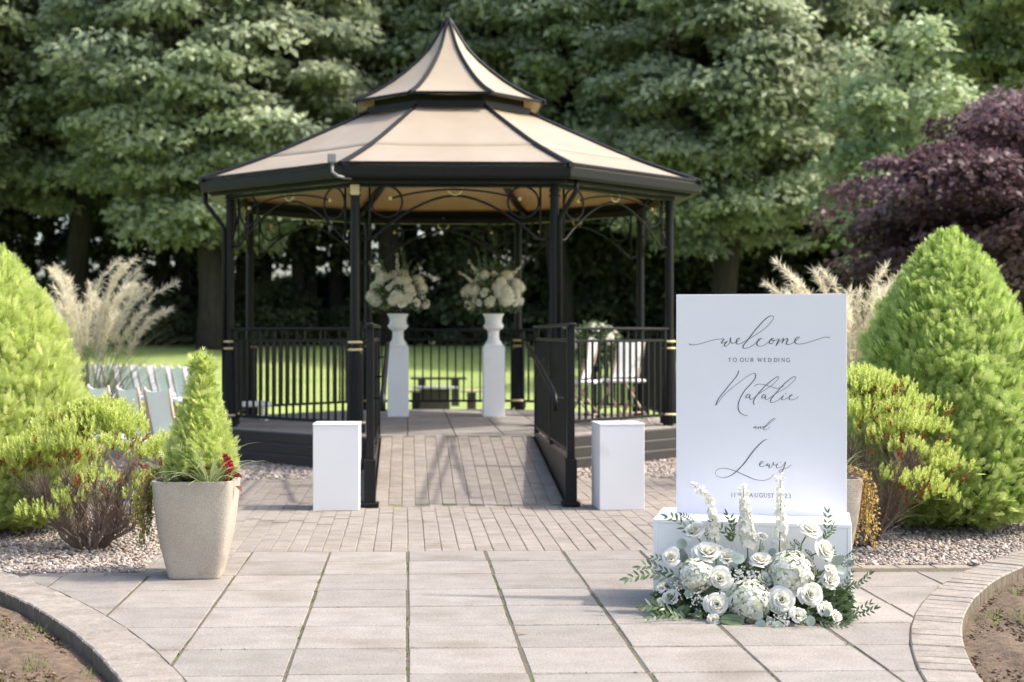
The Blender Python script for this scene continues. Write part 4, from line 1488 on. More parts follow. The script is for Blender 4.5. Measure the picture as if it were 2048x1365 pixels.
GL = {  # roman capitals: straight strokes (x0,y0,x1,y1,weight) and arcs (cx,cy,rx,ry,a0,a1,weight) in a unit cell, y down
    'T': [('l', .5, 0, .5, 1, 1), ('l', 0, .03, 1, .03, .5), ('l', .02, .03, .02, .22, .5), ('l', .98, .03, .98, .22, .5), ('l', .3, .98, .7, .98, .5)],
    'O': [('a', .5, .5, .5, .5, 0, 360, .8)],
    'U': [('l', .12, 0, .12, .65, 1), ('l', .88, 0, .88, .65, .5), ('a', .5, .65, .38, .34, 0, 180, .7), ('l', 0, .02, .3, .02, .5), ('l', .72, .02, 1, .02, .5)],
    'R': [('l', .15, 0, .15, 1, 1), ('a', .45, .27, .38, .26, -90, 90, .8), ('l', .15, .01, .45, .01, .5), ('l', .15, .53, .45, .53, .5), ('l', .45, .53, .95, .99, 1), ('l', 0, .98, .32, .98, .5)],
    'W': [('l', .05, 0, .28, 1, 1), ('l', .28, 1, .5, .05, .5), ('l', .5, .05, .73, 1, 1), ('l', .73, 1, .97, 0, .5), ('l', -.05, .02, .18, .02, .5), ('l', .84, .02, 1.05, .02, .5)],
    'E': [('l', .15, 0, .15, 1, 1), ('l', 0, .02, .9, .02, .5), ('l', .15, .5, .65, .5, .5), ('l', 0, .98, .9, .98, .5), ('l', .9, .02, .9, .22, .5), ('l', .9, .78, .9, .98, .5)],
    'D': [('l', .18, 0, .18, 1, 1), ('a', .4, .5, .55, .48, -90, 90, .9), ('l', 0, .02, .42, .02, .5), ('l', 0, .98, .42, .98, .5)],
    'I': [('l', .5, 0, .5, 1, 1), ('l', .25, .02, .75, .02, .5), ('l', .25, .98, .75, .98, .5)],
    'N': [('l', .12, 0, .12, 1, .5), ('l', .12, 0, .88, 1, 1), ('l', .88, 0, .88, 1, .5), ('l', 0, .02, .2, .02, .5), ('l', .75, .02, 1, .02, .5), ('l', 0, .98, .26, .98, .5)],
    'G': [('a', .5, .5, .5, .5, 40, 320, .85), ('l', .9, .55, .9, .9, 1), ('l', .62, .56, 1, .56, .5)],
    'A': [('l', .5, 0, .92, 1, 1), ('l', .5, 0, .1, 1, .5), ('l', .25, .64, .77, .64, .5), ('l', -.02, .98, .25, .98, .5), ('l', .76, .98, 1.06, .98, .5)],
    'S': [('a', .5, .27, .36, .26, 90, 330, .75), ('a', .5, .74, .40, .26, -90, 160, .8)],
    'H': [('l', .14, 0, .14, 1, 1), ('l', .86, 0, .86, 1, 1), ('l', .14, .5, .86, .5, .5)],
    '1': [('l', .5, 0, .5, 1, 1), ('l', .28, .18, .5, .02, .5), ('l', .25, .98, .75, .98, .5)],
    '2': [('a', .5, .3, .38, .28, -170, 40, .8), ('l', .8, .46, .12, .97, .7), ('l', .1, .97, .92, .97, .8)],
    '0': [('a', .5, .5, .42, .5, 0, 360, .8)],
    '3': [('a', .45, .26, .36, .25, -150, 90, .75), ('a', .45, .74, .42, .26, -90, 150, .8)],
}


def caps(items, y0, h, wt):
    mb = MB()
    for ch, cx, wd, *o in items:
        hh = h * (o[0] if o else 1)
        wt2 = wt * (.75 if o else 1)
        for q in GL[ch]:
            if q[0] == 'l':
                pts = [(cx - wd / 2 + q[1] * wd, y0 + q[2] * hh), (cx - wd / 2 + q[3] * wd, y0 + q[4] * hh)]
            else:
                k = max(6, int(abs(q[6] - q[5]) / 20))
                pts = [(cx - wd / 2 + (q[1] + q[3] * math.cos(R(q[5] + (q[6] - q[5]) * i / k))) * wd, y0 + (q[2] + q[4] * math.sin(R(q[5] + (q[6] - q[5]) * i / k))) * hh) for i in range(k + 1)]
            pen(mb, pts, wt2 * q[-1], wt2 * q[-1], smooth=False)
    mb.build('lettering', M['ink'], sb)


X1 = lambda x: 1370 + x / 6.827
caps([('T', X1(613), 6.2), ('O', X1(684), 7.2), ('O', X1(780), 7.2), ('U', X1(848), 7), ('R', X1(918), 6.4), ('W', X1(1025), 9.5), ('E', X1(1097), 5.6), ('D', X1(1161), 7), ('D', X1(1240), 7), ('I', X1(1284), 4), ('N', X1(1342), 7), ('G', X1(1412), 7)], 717.2, 7.4, 1.25)
X2 = lambda x: 1280 + x / 4.0146
caps([('1', X2(738), 5), ('1', X2(762), 5), ('T', X2(790), 3.8, .6), ('H', X2(812), 4, .6), ('A', X2(893), 7.4), ('U', X2(935), 7), ('G', X2(975), 7), ('U', X2(1008), 6.6), ('S', X2(1038), 5), ('T', X2(1064), 6), ('2', X2(1105), 5.2), ('0', X2(1140), 5.6), ('2', X2(1172), 5.2), ('3', X2(1202), 5.2)], 988.3, 8.0, 1.2)

# ------------------------------------------------------------------ flowers at the foot of the sign
fl_c = BO + BU * BW / 2 + BN * .12
fa = empty('floral_arrangement', (fl_c.x, fl_c.y, 0), 0, 'white rose and hydrangea arrangement spread along the foot of the display box', 'flowers')


def crop6(x, y):
    return 1280 + x / 4.0146, 940 + y / 4.0146


def at_front(x, y, out):
    """point of the arrangement seen at (x, y) of the enlargement, standing out metres in front of the box face; local to fa"""
    px, py = crop6(x, y)
    # distance along the view at which the line of sight meets the plane parallel to the box front
    p1 = place(px, py, 1.0) - Vector((0, 0, EYE))
    o = BO + BN * out
    Z = (BN.dot(o)) / (BN.dot(Vector((p1.x, p1.y, 0))))
    q = Vector((p1.x * Z, p1.y * Z, EYE + p1.z * Z))
    q.z = max(q.z, .008)
    return q - Vector((fl_c.x, fl_c.y, 0))


S6 = 4.0146 * 2913 / 6.5        # enlargement pixels per metre at the flowers
TOCAM = Vector((-.25, -.95, .25))
for i, (x, y, r, out, dr) in enumerate(((435, 490, 92, .10, (-.5, -.5, .75)), (250, 700, 86, .16, (-.45, -.7, .5)), (545, 665, 112, .15, (-.1, -.6, .8)), (1362, 478, 98, .10, (.3, -.5, .85)), (1480, 645, 98, .14, (.5, -.75, .4)), (968, 725, 88, .15, (-.1, -.45, .9)),
                                       (645, 872, 96, .22, (-.25, -.95, .3)), (618, 1080, 104, .28, (-.25, -.95, .25)), (1140, 1040, 102, .27, (-.2, -.95, .3)), (1368, 1000, 96, .24, (.05, -.95, .3)), (980, 535, 52, .09, (.1, -.4, .9)), (1215, 985, 45, .24, (.1, -.8, .6)))):
    p = at_front(x, y, out)
    sc = r / S6 * 1.2
    link('rose', ROSE[i % 3], fa, p, aim(dr, i * 1.3), sc)
    if y < 700:   # stalks of the high blooms
        mb = MB(); dd = Vector(dr).normalized()
        mb.tube([p - dd * sc * 1.2, p - dd * sc * 2.0 + Vector((0, 0, -.05)), Vector((p.x * .8, p.y + .0, .04))], .0028, 6, tint=.6)
        mb.build('stem', M['stem'], fa, smooth=True)
for i, (x, y, r, out) in enumerate(((452, 842, 138, .19), (1215, 828, 176, .17), (885, 1050, 170, .24))):
    link('hydrangea', HYDR[i], fa, at_front(x, y, out), aim((-.2, -.8, .6), i), r / S6 * 1.06)
for i, (x, y, r, out, dr) in enumerate(((255, 1020, 66, .22, (-.3, -.85, .4)), (165, 1060, 36, .24, (-.4, -.7, .6)), (165, 945, 42, .2, (-.5, -.6, .5)), (1530, 890, 72, .18, (.2, -.85, .4)), (1532, 805, 58, .16, (.3, -.6, .8)), (1272, 1170, 66, .30, (0, -.9, .4)), (1492, 1118, 62, .26, (.2, -.85, .4)), (1575, 1180, 52, .28, (.4, -.8, .3)), (588, 1200, 50, .33, (-.1, -.9, .3)), (705, 700, 74, .15, (-.1, -.7, .7)), (1005, 880, 62, .2, (.1, -.8, .6)), (640, 640, 40, .13, (.1, -.7, .7)))):
    link('lisianthus', LISI[i % 2], fa, at_front(x, y, out), aim(dr, i), r / S6 * 1.2)
for i, pts in enumerate((((612, 760), (605, 600), (580, 330), (565, 220), (500, 175), (410, 112)), ((870, 800), (862, 600), (845, 360), (832, 220), (828, 125)), ((1118, 830), (1120, 620), (1128, 380), (1126, 180), (1124, 35)))):
    st, fl = floret_stem('delphinium', [at_front(x, y, .10 + .0 * k) for k, (x, y) in enumerate(pts)], 60 + i, (54, 74, 56)[i], (.027, .034, .029)[i], .009, (.0215, .0245, .0225)[i])
    ob = link('delphinium', fl, fa); link('stem', st, ob)
g = np.random.default_rng(90)
for (x, y, r, out, a) in ((335, 595, 48, .12, 160), (790, 712, 52, .19, 10), (1062, 662, 36, .12, 60), (395, 990, 44, .24, 250), (275, 905, 55, .2, 200), (305, 925, 40, .2, 300), (968, 1255, 42, .36, 250), (1370, 1215, 42, .33, 280), (1108, 1258, 36, .36, 260), (1588, 728, 50, .13, 20), (1612, 805, 42, .13, -20), (950, 1170, 40, .36, 200), (345, 700, 48, .12, 120), (1040, 1210, 30, .35, 300), (1150, 1170, 34, .33, 60), (1690, 750, 34, .12, 10), (1500, 1150, 30, .31, 260), (720, 1000, 40, .28, 120), (330, 660, 36, .12, 30)):
    p = at_front(x, y, out)
    dr = Vector((math.cos(R(a)), -.25, math.sin(R(a))))
    o = link('eucalyptus_leaf', EUC, fa, p - dr * (r / S6), aim_x(dr, (-.2 + g.normal() * .25, -.9, .35 + g.normal() * .3)), r / S6)
for (x, y, out, L, a) in ((720, 1195, .32, 190, 0), (400, 1100, .22, 150, 200), (330, 1090, .20, 160, 140), (520, 1040, .2, 130, 60), (480, 1120, .25, 150, 250), (440, 950, .18, 120, 290), (1260, 1050, .18, 90, 270), (700, 940, .16, 100, 250), (930, 780, .17, 90, 20), (1060, 920, .17, 90, 70), (1020, 1090, .18, 110, 300)):
    p = at_front(x, y, out)
    dr = Vector((math.cos(R(a)), -.35, math.sin(R(a))))
    if x == 720: p = at_front(640, 1200, .34)
    if x == 720: dr = Vector((1, -.25, -.02))
    link('hosta_leaf', HOSTA, fa, p, aim_x(dr, (-.1, -.75, .6)), L / 2 / S6)
k = 0
for (x0, y0, x1, y1, out) in ((360, 830, 20, 800, .12), (300, 860, -70, 890, .16), (330, 780, 130, 690, .10), (470, 1200, 60, 1130, .25), (430, 1215, 100, 1215, .3), (300, 1160, 60, 1060, .22), (500, 560, 225, 400, .08), (470, 480, 330, 360, .06), (560, 620, 520, 480, .08), (760, 640, 700, 365, .07), (720, 600, 760, 420, .06), (780, 650, 620, 420, .07), (1250, 700, 1210, 590, .09), (1300, 680, 1240, 560, .08), (1450, 620, 1520, 370, .07), (1460, 600, 1560, 440, .08),
                             (1550, 720, 1720, 690, .08), (1560, 760, 1740, 740, .1), (1480, 780, 1560, 640, .1), (1600, 960, 1860, 880, .13), (1560, 1000, 1700, 850, .1), (1580, 1050, 1690, 980, .12), (1590, 1160, 1880, 1160, .2), (1600, 1180, 1830, 1100, .18), (1560, 1140, 1700, 1080, .16), (1540, 1230, 1720, 1220, .26), (1380, 1180, 1620, 1280, .3), (1480, 960, 1580, 900, .14), (1400, 760, 1330, 640, .08), (1420, 900, 1390, 760, .1), (1450, 1000, 1540, 920, .14),
                             (980, 880, 880, 770, .15), (1010, 780, 960, 860, .2), (950, 690, 990, 600, .1), (660, 1180, 760, 1120, .28), (1090, 900, 1160, 860, .2), (900, 1230, 1020, 1150, .3), (1280, 1230, 1380, 1130, .32), (1180, 1230, 1100, 1120, .32), (600, 760, 640, 700, .2), (520, 1230, 440, 1170, .3), (200, 1200, 120, 1240, .3)):
    p0, p1 = at_front(x0, y0, out), at_front(x1, y1, out + .03)
    d_ = p1 - p0
    link('ruscus_spray', RUSC[k % 3], fa, p0, aim_x(d_, (-.25, -.85, .45)), d_.length * 1.05)
    k += 1
# baby's breath
P = np.array([list(at_front(x + g.normal() * sx, y + g.normal() * sy, o + g.normal() * .015)) for x, y, sx, sy, o, n in ((860, 845, 60, 40, .2, 90), (1100, 1225, 70, 35, .34, 100), (460, 1040, 35, 45, .25, 45), (310, 960, 30, 40, .22, 30), (770, 880, 30, 40, .2, 40)) for _ in range(n)])
V, Fq, T = join_np([leaves(np.repeat(P, 4, 0), np.tile(np.array([(1, 0, .2), (-1, 0, .2), (0, -.3, 1), (0, -.3, -1)]), (len(P), 1)) + g.normal(size=(len(P) * 4, 3)) * .2, np.tile(np.array([[-.2, -1, .3]]), (len(P) * 4, 1)), .0052, .0052, np.ones(len(P) * 4))])
tag(link('gypsophila', mesh_np('gypsophila', V, Fq, T, M['petal']), fa), kind='stuff')
# dense greenery that hides the foam
n = 2300
X = g.uniform(140, 1660, n); H_ = g.beta(1.3, 1.9, n)
Y = 1235 - H_ * (300 + 200 * np.sin((X - 150) / 1500 * PI))
P = np.array([list(at_front(x, y, o)) for x, y, o in zip(X, Y, .05 + .22 * (1 - H_) * g.uniform(.4, 1, n))])
D = np.stack([(X - 900) / 900 + g.normal(size=n) * .6, -.6 + g.normal(size=n) * .3, .35 + g.normal(size=n) * .5], 1)
V, Fq, T = leaves(P, D, np.array([[-.2, -.7, .6]]) + g.normal(size=(n, 3)) * .4, g.uniform(.03, .06, n), g.uniform(.012, .022, n), g.uniform(0, .8, n))
tag(link('leaf_filling', mesh_np('leaf_filling', V, Fq, T, M['ruscus']), fa), kind='stuff')

# ------------------------------------------------------------------ stone planters and what grows in them
def planter_mesh():
    mb = MB()
    n = 40
    prof = [(.128, 0), (.134, .004), (.150, .07), (.172, .17), (.190, .28), (.202, .38), (.209, .46), (.212, .508), (.196, .508), (.192, .47), (.188, .44)]
    vs, fs = [], []
    for hw, z in prof:
        for j in range(n):
            a = 2 * PI * j / n + PI / n
            ca, sa = math.cos(a), math.sin(a)
            e = 2 / 7.5
            vs.append((hw * math.copysign(abs(ca) ** e, ca), hw * math.copysign(abs(sa) ** e, sa), z))
    for i in range(len(prof) - 1):
        for j in range(n):
            fs.append((i * n + j, i * n + (j + 1) % n, (i + 1) * n + (j + 1) % n, (i + 1) * n + j))
    fs.append(tuple(reversed(range(n))))
    mb.add(vs, fs)
    return mb.mesh('shell', M['pot'], auto=35)


PL = planter_mesh()
POTS = []
for x, y, rz, lab in ((-1.10, 7.66, 0, 'tapered beige stone planter holding the small golden conifer'), (2.155, 7.66, R(2), 'tapered beige stone planter half hidden behind the welcome board')):
    t = empty('planter', (x, y, 0), rz, lab, 'planter', 'matching beige stone planters')
    link('shell', PL, t)
    mb = MB(); mb.box((0, 0, .45), (.37, .37, .02)); mb.build('potting_soil', M['pot_soil'], t)
    POTS.append((x, y, .46))


def conifer(name, loc, prof, n, seed, mat, label, cat, spray=(.06, .105), wisp=.10):
    """a dense flame-shaped conifer: prof = [(radius, height)...]; fans of fine scale-leaf sprays over a dark core"""
    g = np.random.default_rng(seed)
    t = empty(name, loc, 0, label, cat)
    pr = np.array(prof)
    rr, zz = pr[:, 0], pr[:, 1]
    core = MB(); core.lathe([(max(r * .80, .004), z * .97) for r, z in prof], 20)
    core.build('inner_growth', M['conifer_core'], t, smooth=True)
    mb = MB(); mb.tube([(0, 0, -.02), (0, 0, zz.max() * .5)], [max(rr) * .08, .01], 8); mb.build('trunk', M['bark'], t)
    # sample heights by surface area
    zs = np.linspace(zz.min(), zz.max(), 400)
    rs = np.interp(zs, zz, rr)
    w_ = np.cumsum(rs + .02); w_ /= w_[-1]
    z = np.interp(g.uniform(0, 1, n), w_, zs)
    ph = g.uniform(0, 2 * PI, n)
    # clumpy outline
    bump = 1 + .035 * np.sin(ph * 5 + z * 9 + seed) + .03 * np.sin(ph * 9 - z * 17 + 2) + .03 * np.sin(z * 31 + ph * 3)
    depth = 1 - np.abs(g.normal(size=n)) * .09 + np.maximum(g.normal(size=n) - 1.2, 0) * wisp
    r = np.interp(z, zz, rr) * bump * depth
    P = np.stack([r * np.cos(ph), r * np.sin(ph), z], 1)
    slope = np.gradient(rs, zs)
    sl = np.interp(z, zs, slope)
    out = np.stack([np.cos(ph), np.sin(ph), np.clip(-sl, -.6, 1.5)], 1)
    out = unit(out)
    D0 = unit(out * .75 + np.array([0, 0, .75]) + g.normal(size=(n, 3)) * .28)
    side = unit(np.cross(D0, unit(out + g.normal(size=(n, 3)) * .35)))
    nor = np.cross(side, D0)
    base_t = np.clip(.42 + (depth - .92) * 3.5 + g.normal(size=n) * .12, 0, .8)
    parts = []
    Ls = g.uniform(*spray, n)
    for k, (fa_, fl_, off) in enumerate(((0, 1.0, 0), (.36, .74, .16), (-.36, .74, .16), (.62, .52, .08), (-.62, .52, .08), (.40, .50, .46), (-.40, .50, .46), (.3, .3, .72), (-.3, .3, .72))):
        D = unit(D0 * math.cos(fa_) + side * math.sin(fa_))
        B = P + D0 * (Ls * off)[:, None]
        v, f, tt = leaves(B, D, nor, Ls * fl_, Ls * .062, base_t, fold=.2, droop=.04)
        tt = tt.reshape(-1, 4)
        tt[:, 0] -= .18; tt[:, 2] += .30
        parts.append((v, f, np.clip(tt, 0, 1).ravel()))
    V, Fq, T = join_np(parts)
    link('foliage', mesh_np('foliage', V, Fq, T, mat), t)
    return t


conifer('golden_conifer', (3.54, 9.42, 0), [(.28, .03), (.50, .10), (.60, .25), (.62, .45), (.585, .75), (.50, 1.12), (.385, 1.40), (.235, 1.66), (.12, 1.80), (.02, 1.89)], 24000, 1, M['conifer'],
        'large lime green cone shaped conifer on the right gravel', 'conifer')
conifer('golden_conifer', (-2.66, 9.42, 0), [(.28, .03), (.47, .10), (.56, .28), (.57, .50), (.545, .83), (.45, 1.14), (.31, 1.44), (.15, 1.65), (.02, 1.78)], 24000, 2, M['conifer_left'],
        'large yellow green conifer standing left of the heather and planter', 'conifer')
conifer('potted_conifer', (POTS[0][0] + .02, POTS[0][1] + .02, .45), [(.08, .0), (.120, .05), (.132, .12), (.116, .20), (.083, .30), (.052, .40), (.027, .49), (.010, .57), (.002, .66)], 4600, 3, M['conifer_left'],
        'small feathery golden conifer growing in the left planter', 'conifer', spray=(.05, .10), wisp=.30)


def blades(name, loc, n, L, wd, seed, mat, label, cat, group=None, spread=.9, droop=.8, parent=None, segs=6, stripe=False):
    """arching strap leaves"""
    g = np.random.default_rng(seed)
    mb = MB()
    for i in range(n):
        a = g.uniform(0, 2 * PI); l = L * g.uniform(.55, 1.1); tilt = g.uniform(.1, spread); w_ = wd * g.uniform(.7, 1.1)
        dx, dy = math.cos(a), math.sin(a)
        vs, tt = [], []
        p = Vector((dx * .02, dy * .02, 0)); el = PI / 2 - tilt
        tv = g.uniform(.2, .9)
        for k in range(segs + 1):
            u = k / segs
            wv = w_ * (.6 + .8 * u - 1.4 * u * u * .98) if k < segs else w_ * .03
            sx, sy = -dy * wv, dx * wv
            vs += [(p.x + sx, p.y + sy, p.z + wv * .3), tuple(p), (p.x - sx, p.y - sy, p.z + wv * .3)]
            tt += ([.95, .25, .95] if stripe else [tv * (1 - .3 * u) + .3 * u] * 3)
            p = p + Vector((dx * math.cos(el), dy * math.cos(el), math.sin(el))) * (l / segs)
            el -= droop * g.uniform(.7, 1.3) / segs * (1 + u)
        fs = []
        for k in range(segs):
            for s in (0, 1):
                fs.append((k * 3 + s, k * 3 + s + 1, k * 3 + s + 4, k * 3 + s + 3))
        mb.add(vs, fs, 0, tt)
    o = mb.build(name, mat, parent, smooth=True, loc=loc)
    if label: tag(o, label, cat, group)
    return o


px_, py_, pz_ = POTS[0]
blades('spider_plant', (px_ + .085, py_ - .15, pz_), 44, .36, .0105, 5, M['variegated'], 'variegated spider plant at the front of the left planter', 'plant', spread=.85, droop=1.1, stripe=True)
# red flowered begonia
t = empty('begonia', (px_ + .155, py_ - .10, pz_), 0, 'small red begonia with bronze leaves in the left planter', 'plant')
g = np.random.default_rng(8)
mb = MB()
for i in range(5):
    a = g.uniform(0, 6.28); mb.tube([(0, 0, 0), (.02 * math.cos(a), .02 * math.sin(a), .06), (.035 * math.cos(a) + .01, .035 * math.sin(a), .13)], [.006, .005, .003], 6)
mb.build('stem', M['red_leaf'], t, smooth=True)
P = g.normal(size=(16, 3)) * np.array([.03, .03, .025]) + np.array([.01, 0, .075]); D = unit(P * np.array([1, 1, .2]) + g.normal(size=(16, 3)) * .02)
V, Fq, T = leaves(P, D, np.tile([[0, -.4, 1.]], (16, 1)) + g.normal(size=(16, 3)) * .3, .055, .036, g.uniform(0, 1, 16))
link('foliage', mesh_np('foliage', V, Fq, T, M['red_leaf']), t)
for q, s in (((.02, -.02, .145), .030), ((.035, -.03, .118), .026), ((.008, -.02, .17), .02)):
    V, Fq, T = leaves(np.zeros((12, 3)), np.concatenate([unit(np.stack([np.cos(np.arange(6) * 1.05), np.zeros(6) - .3, np.sin(np.arange(6) * 1.05)], 1)), unit(np.stack([np.cos(np.arange(6) * 1.05 + .5), np.zeros(6) - 1, np.sin(np.arange(6) * 1.05 + .5)], 1))]), np.tile([[0, -1., .1]], (12, 1)), s, s * .8, g.uniform(0, 1, 12))
    link('flower', mesh_np('flower', V, Fq, T, M['red_petal']), t, q)


def creeper(loc, label, mat, seed, side, n=26, drop=.32):
    g = np.random.default_rng(seed)
    t = empty('trailing_creeper', loc, 0, label, 'plant')
    mb = MB(); P, D, Nn = [], [], []
    for i in range(n):
        y0 = g.uniform(-.17, .17); l = drop * g.uniform(.5, 1.1)
        pts = [Vector((-side * .05, y0, .0)), Vector((side * .025, y0 + g.normal() * .01, .045)), Vector((side * (.05 + g.uniform(0, .03)), y0 + g.normal() * .02, -.02))]
        x = pts[-1].x; y = pts[-1].y
        for k in range(1, 7):
            x += side * g.normal(.002, .006); y += g.normal() * .008
            pts.append(Vector((x + side * -.012 * 0, y, -.02 - l * k / 6)))
        mb.tube(pts, .0018, 4, tint=.3)
        for k in range(46):
            u = g.uniform(.08, 1) * (len(pts) - 1); a = int(min(u, len(pts) - 2))
            q = pts[a].lerp(pts[a + 1], u - a)
            P.append(q + Vector(g.normal(size=3) * .006)); D.append(Vector((side * .6, g.normal(), g.normal() * .6 - .2))); Nn.append(Vector((side, g.normal() * .5, .5 + g.normal() * .3)))
    mb.build('stem', M['twig'], t)
    V, Fq, T = leaves(np.array(P), np.array(D), np.array(Nn), g.uniform(.012, .022, len(P)), g.uniform(.011, .017, len(P)), g.uniform(0, 1, len(P)))
    link('foliage', mesh_np('foliage', V, Fq, T, mat), t)
    return t


creeper((px_ - .195, py_ - .01, .50), 'yellow green creeper trailing over the left side of the left planter', M['creeper'], 4, -1)
x2, y2, z2 = POTS[1]
creeper((x2 + .195, y2 - .03, .50), 'golden creeper hanging over the right side of the planter behind the welcome board', M['creeper_gold'], 6, 1)
blades('strappy_plant', (x2 + .10, y2 - .08, z2), 22, .30, .006, 15, M['variegated'], 'thin strappy leaved plant in the planter behind the welcome board', 'plant', spread=.9, droop=1.0)
# rosettes along the front of the left pot
g = np.random.default_rng(14)
t = empty('succulent_rosettes', (px_ - .07, py_ - .165, pz_ + .03), 0, 'low bronze tipped succulent at the front left of the left planter', 'plant')
for i in range(13):
    n = 16
    a = np.arange(n) * 2.4; el = np.linspace(.2, 1.3, n)
    D = np.stack([np.cos(a) * np.cos(el), np.sin(a) * np.cos(el), np.sin(el)], 1)
    V, Fq, T = leaves(np.zeros((n, 3)), D, np.stack([-np.cos(a), -np.sin(a), np.ones(n) * 1.5], 1), .030, .017, np.clip(np.linspace(.1, .95, n) if i % 3 == 0 else g.uniform(.1, .6, n), 0, 1))
    link('rosette', mesh_np('rosette', V, Fq, T, M['succulent']), t, (g.uniform(-.1, .13), g.uniform(-.03, .04), g.uniform(0, .03)), (0, 0, 0), g.uniform(1.0, 1.7))


# ------------------------------------------------------------------ heather bushes
def heather(loc, rx, ry, hgt, seed, label, bare, lob):
    g = np.random.default_rng(seed)
    t = empty('heather_bush', loc, 0, label, 'shrub')
    br = MB(); tw = MB()
    tips = []
    nb = 11
    nodes = []
    for i in range(nb):
        a = 2 * PI * i / nb + g.uniform(-.25, .25)
        ro = g.uniform(.45, .95)
        pts = [Vector((.05 * math.cos(a), .05 * math.sin(a), -.02))]
        for k in range(1, 6):
            u = k / 5
            pts.append(Vector((rx * ro * math.cos(a) * (.15 + .85 * u ** .8) + g.normal() * .022, ry * ro * math.sin(a) * (.15 + .85 * u ** .8) + g.normal() * .022, hgt * (.60 - .18 * ro) * u ** 1.25 + .02)))
        br.tube(pts, [.015, .012, .010, .008, .006, .004], 6, tint=.5)
        nodes.append(pts)
    br.build('branches', M['twig'], t, smooth=True)
    # fine twigs: thin tapering strands, fanning up and out
    nt_ = 2800
    vs, fs = [], []
    for i in range(nt_):
        pts = nodes[int(g.integers(nb))]
        u = g.uniform(.5, 4.9); k = int(u)
        p = pts[k].lerp(pts[min(k + 1, 5)], u - k)
        d = (Vector((p.x / rx, p.y / ry, .0)) * .55 + Vector((0, 0, 1)) + Vector(g.normal(size=3) * .38)).normalized()
        l = g.uniform(.10, .34) * hgt
        q1 = p + d * l * .5 + Vector(g.normal(size=3) * .012); q2 = p + d * l + Vector(g.normal(size=3) * .025)
        w0 = g.uniform(.0012, .0026)
        s1 = Vector(g.normal(size=3)).cross(d).normalized()
        b = len(vs)
        vs += [p + s1 * w0, p - s1 * w0, q1 + s1 * w0 * .7, q1 - s1 * w0 * .7, q2]
        fs += [(b, b + 1, b + 3, b + 2), (b + 2, b + 3, b + 4)]
    tw.add(vs, fs)
    tag(tw.build('twigs', M['twig'], t), kind='stuff')
    # tufts of upright shoots on the outside of the bush
    Pg, Dg, Tg, Pr, Dr = [], [], [], [], []
    ncl = 78
    for i in range(ncl):
        for _ in range(60):
            a = g.uniform(0, 2 * PI)
            el = g.uniform(-.5, PI / 2) if i % 3 else g.uniform(.35, PI / 2)
            q = Vector((math.cos(a) * math.cos(el), math.sin(a) * math.cos(el), math.sin(el)))
            if bare(q, g): continue
            break
        c = Vector((q.x * rx, q.y * ry, hgt * .52 + q.z * hgt * (.42 if q.z > 0 else .36))) * 1
        k_ = g.uniform(.84, 1.13)
        c = Vector((c.x * k_, c.y * k_, hgt * .5 + (c.z - hgt * .5) * k_))
        c.z += lob(q) * hgt
        cr = g.uniform(.07, .125)
        rust = g.uniform() < .15
        for k in range(int(30 * (cr / .1) ** 2)):
            e = rand_dirs(1, g)[0]; e[2] = abs(e[2]) * .8
            b = c + Vector((e[0] * cr, e[1] * cr, e[2] * cr * .8))
            dd = (Vector(e) * .35 + Vector((q.x * .3, q.y * .3, 1))).normalized()
            low = rust and e[2] < .3 and g.uniform() < .85
            (Pr if low else Pg).append(b); (Dr if low else Dg).append(dd)
        # dead undersides
        for k in range(4):
            e = rand_dirs(1, g)[0]
            if g.uniform() < .4:
                Pr.append(c + Vector((e[0] * cr * .8, e[1] * cr * .8, -.055 + e[2] * .02))); Dr.append((Vector(e) * .5 + Vector((0, 0, .6))).normalized())

    def shoots(P, D, mat, nm, ns=18):
        if not P: return
        P = np.array(P); D = unit(np.array(D) + 0.0)
        Ls = g.uniform(.036, .066, len(P))
        parts = []
        for k in range(ns):
            u = (k + .3) / ns
            an = k * 2.4 + g.uniform(0, 6.28, len(P))
            o = unit(np.cross(D, rand_dirs(len(P), g)))
            q = P + D * (Ls * u)[:, None]
            dr = unit(D * .85 + o * (1.0 - .7 * u))
            ln = Ls * (.46 - .16 * u)
            v, f, tt = leaves(q, dr, o, ln, ln * .36, np.clip(.34 + .48 * u + g.normal(size=len(P)) * .12, 0, 1), fold=.1, droop=.05)
            parts.append((v, f, tt))
        V, Fq, T = join_np(parts)
        link(nm, mesh_np(nm, V, Fq, T, mat), t)
    shoots(Pg, Dg, M['erica'], 'foliage')
    shoots(Pr, Dr, M['rust'], 'rusty_foliage')
    return t


heather((-1.86, 8.62, 0), .50, .42, .77, 21, 'golden heather bush with rusty patches and bare twigs beside the left planter',
        lambda q, g: (q.z < .1 and g.uniform() < .42), lambda q: .05 * q.x + .05 * math.sin(q.x * 6 + 1))
heather((2.72, 8.62, 0), .54, .42, 1.0, 22, 'golden heather bush with bare brown twigs behind the welcome board',
        lambda q, g: (q.z < .1 and q.x < .2 and g.uniform() < .6) or (q.z < -.1 and g.uniform() < .3), lambda q: -.12 * max(q.x, 0) - .03)


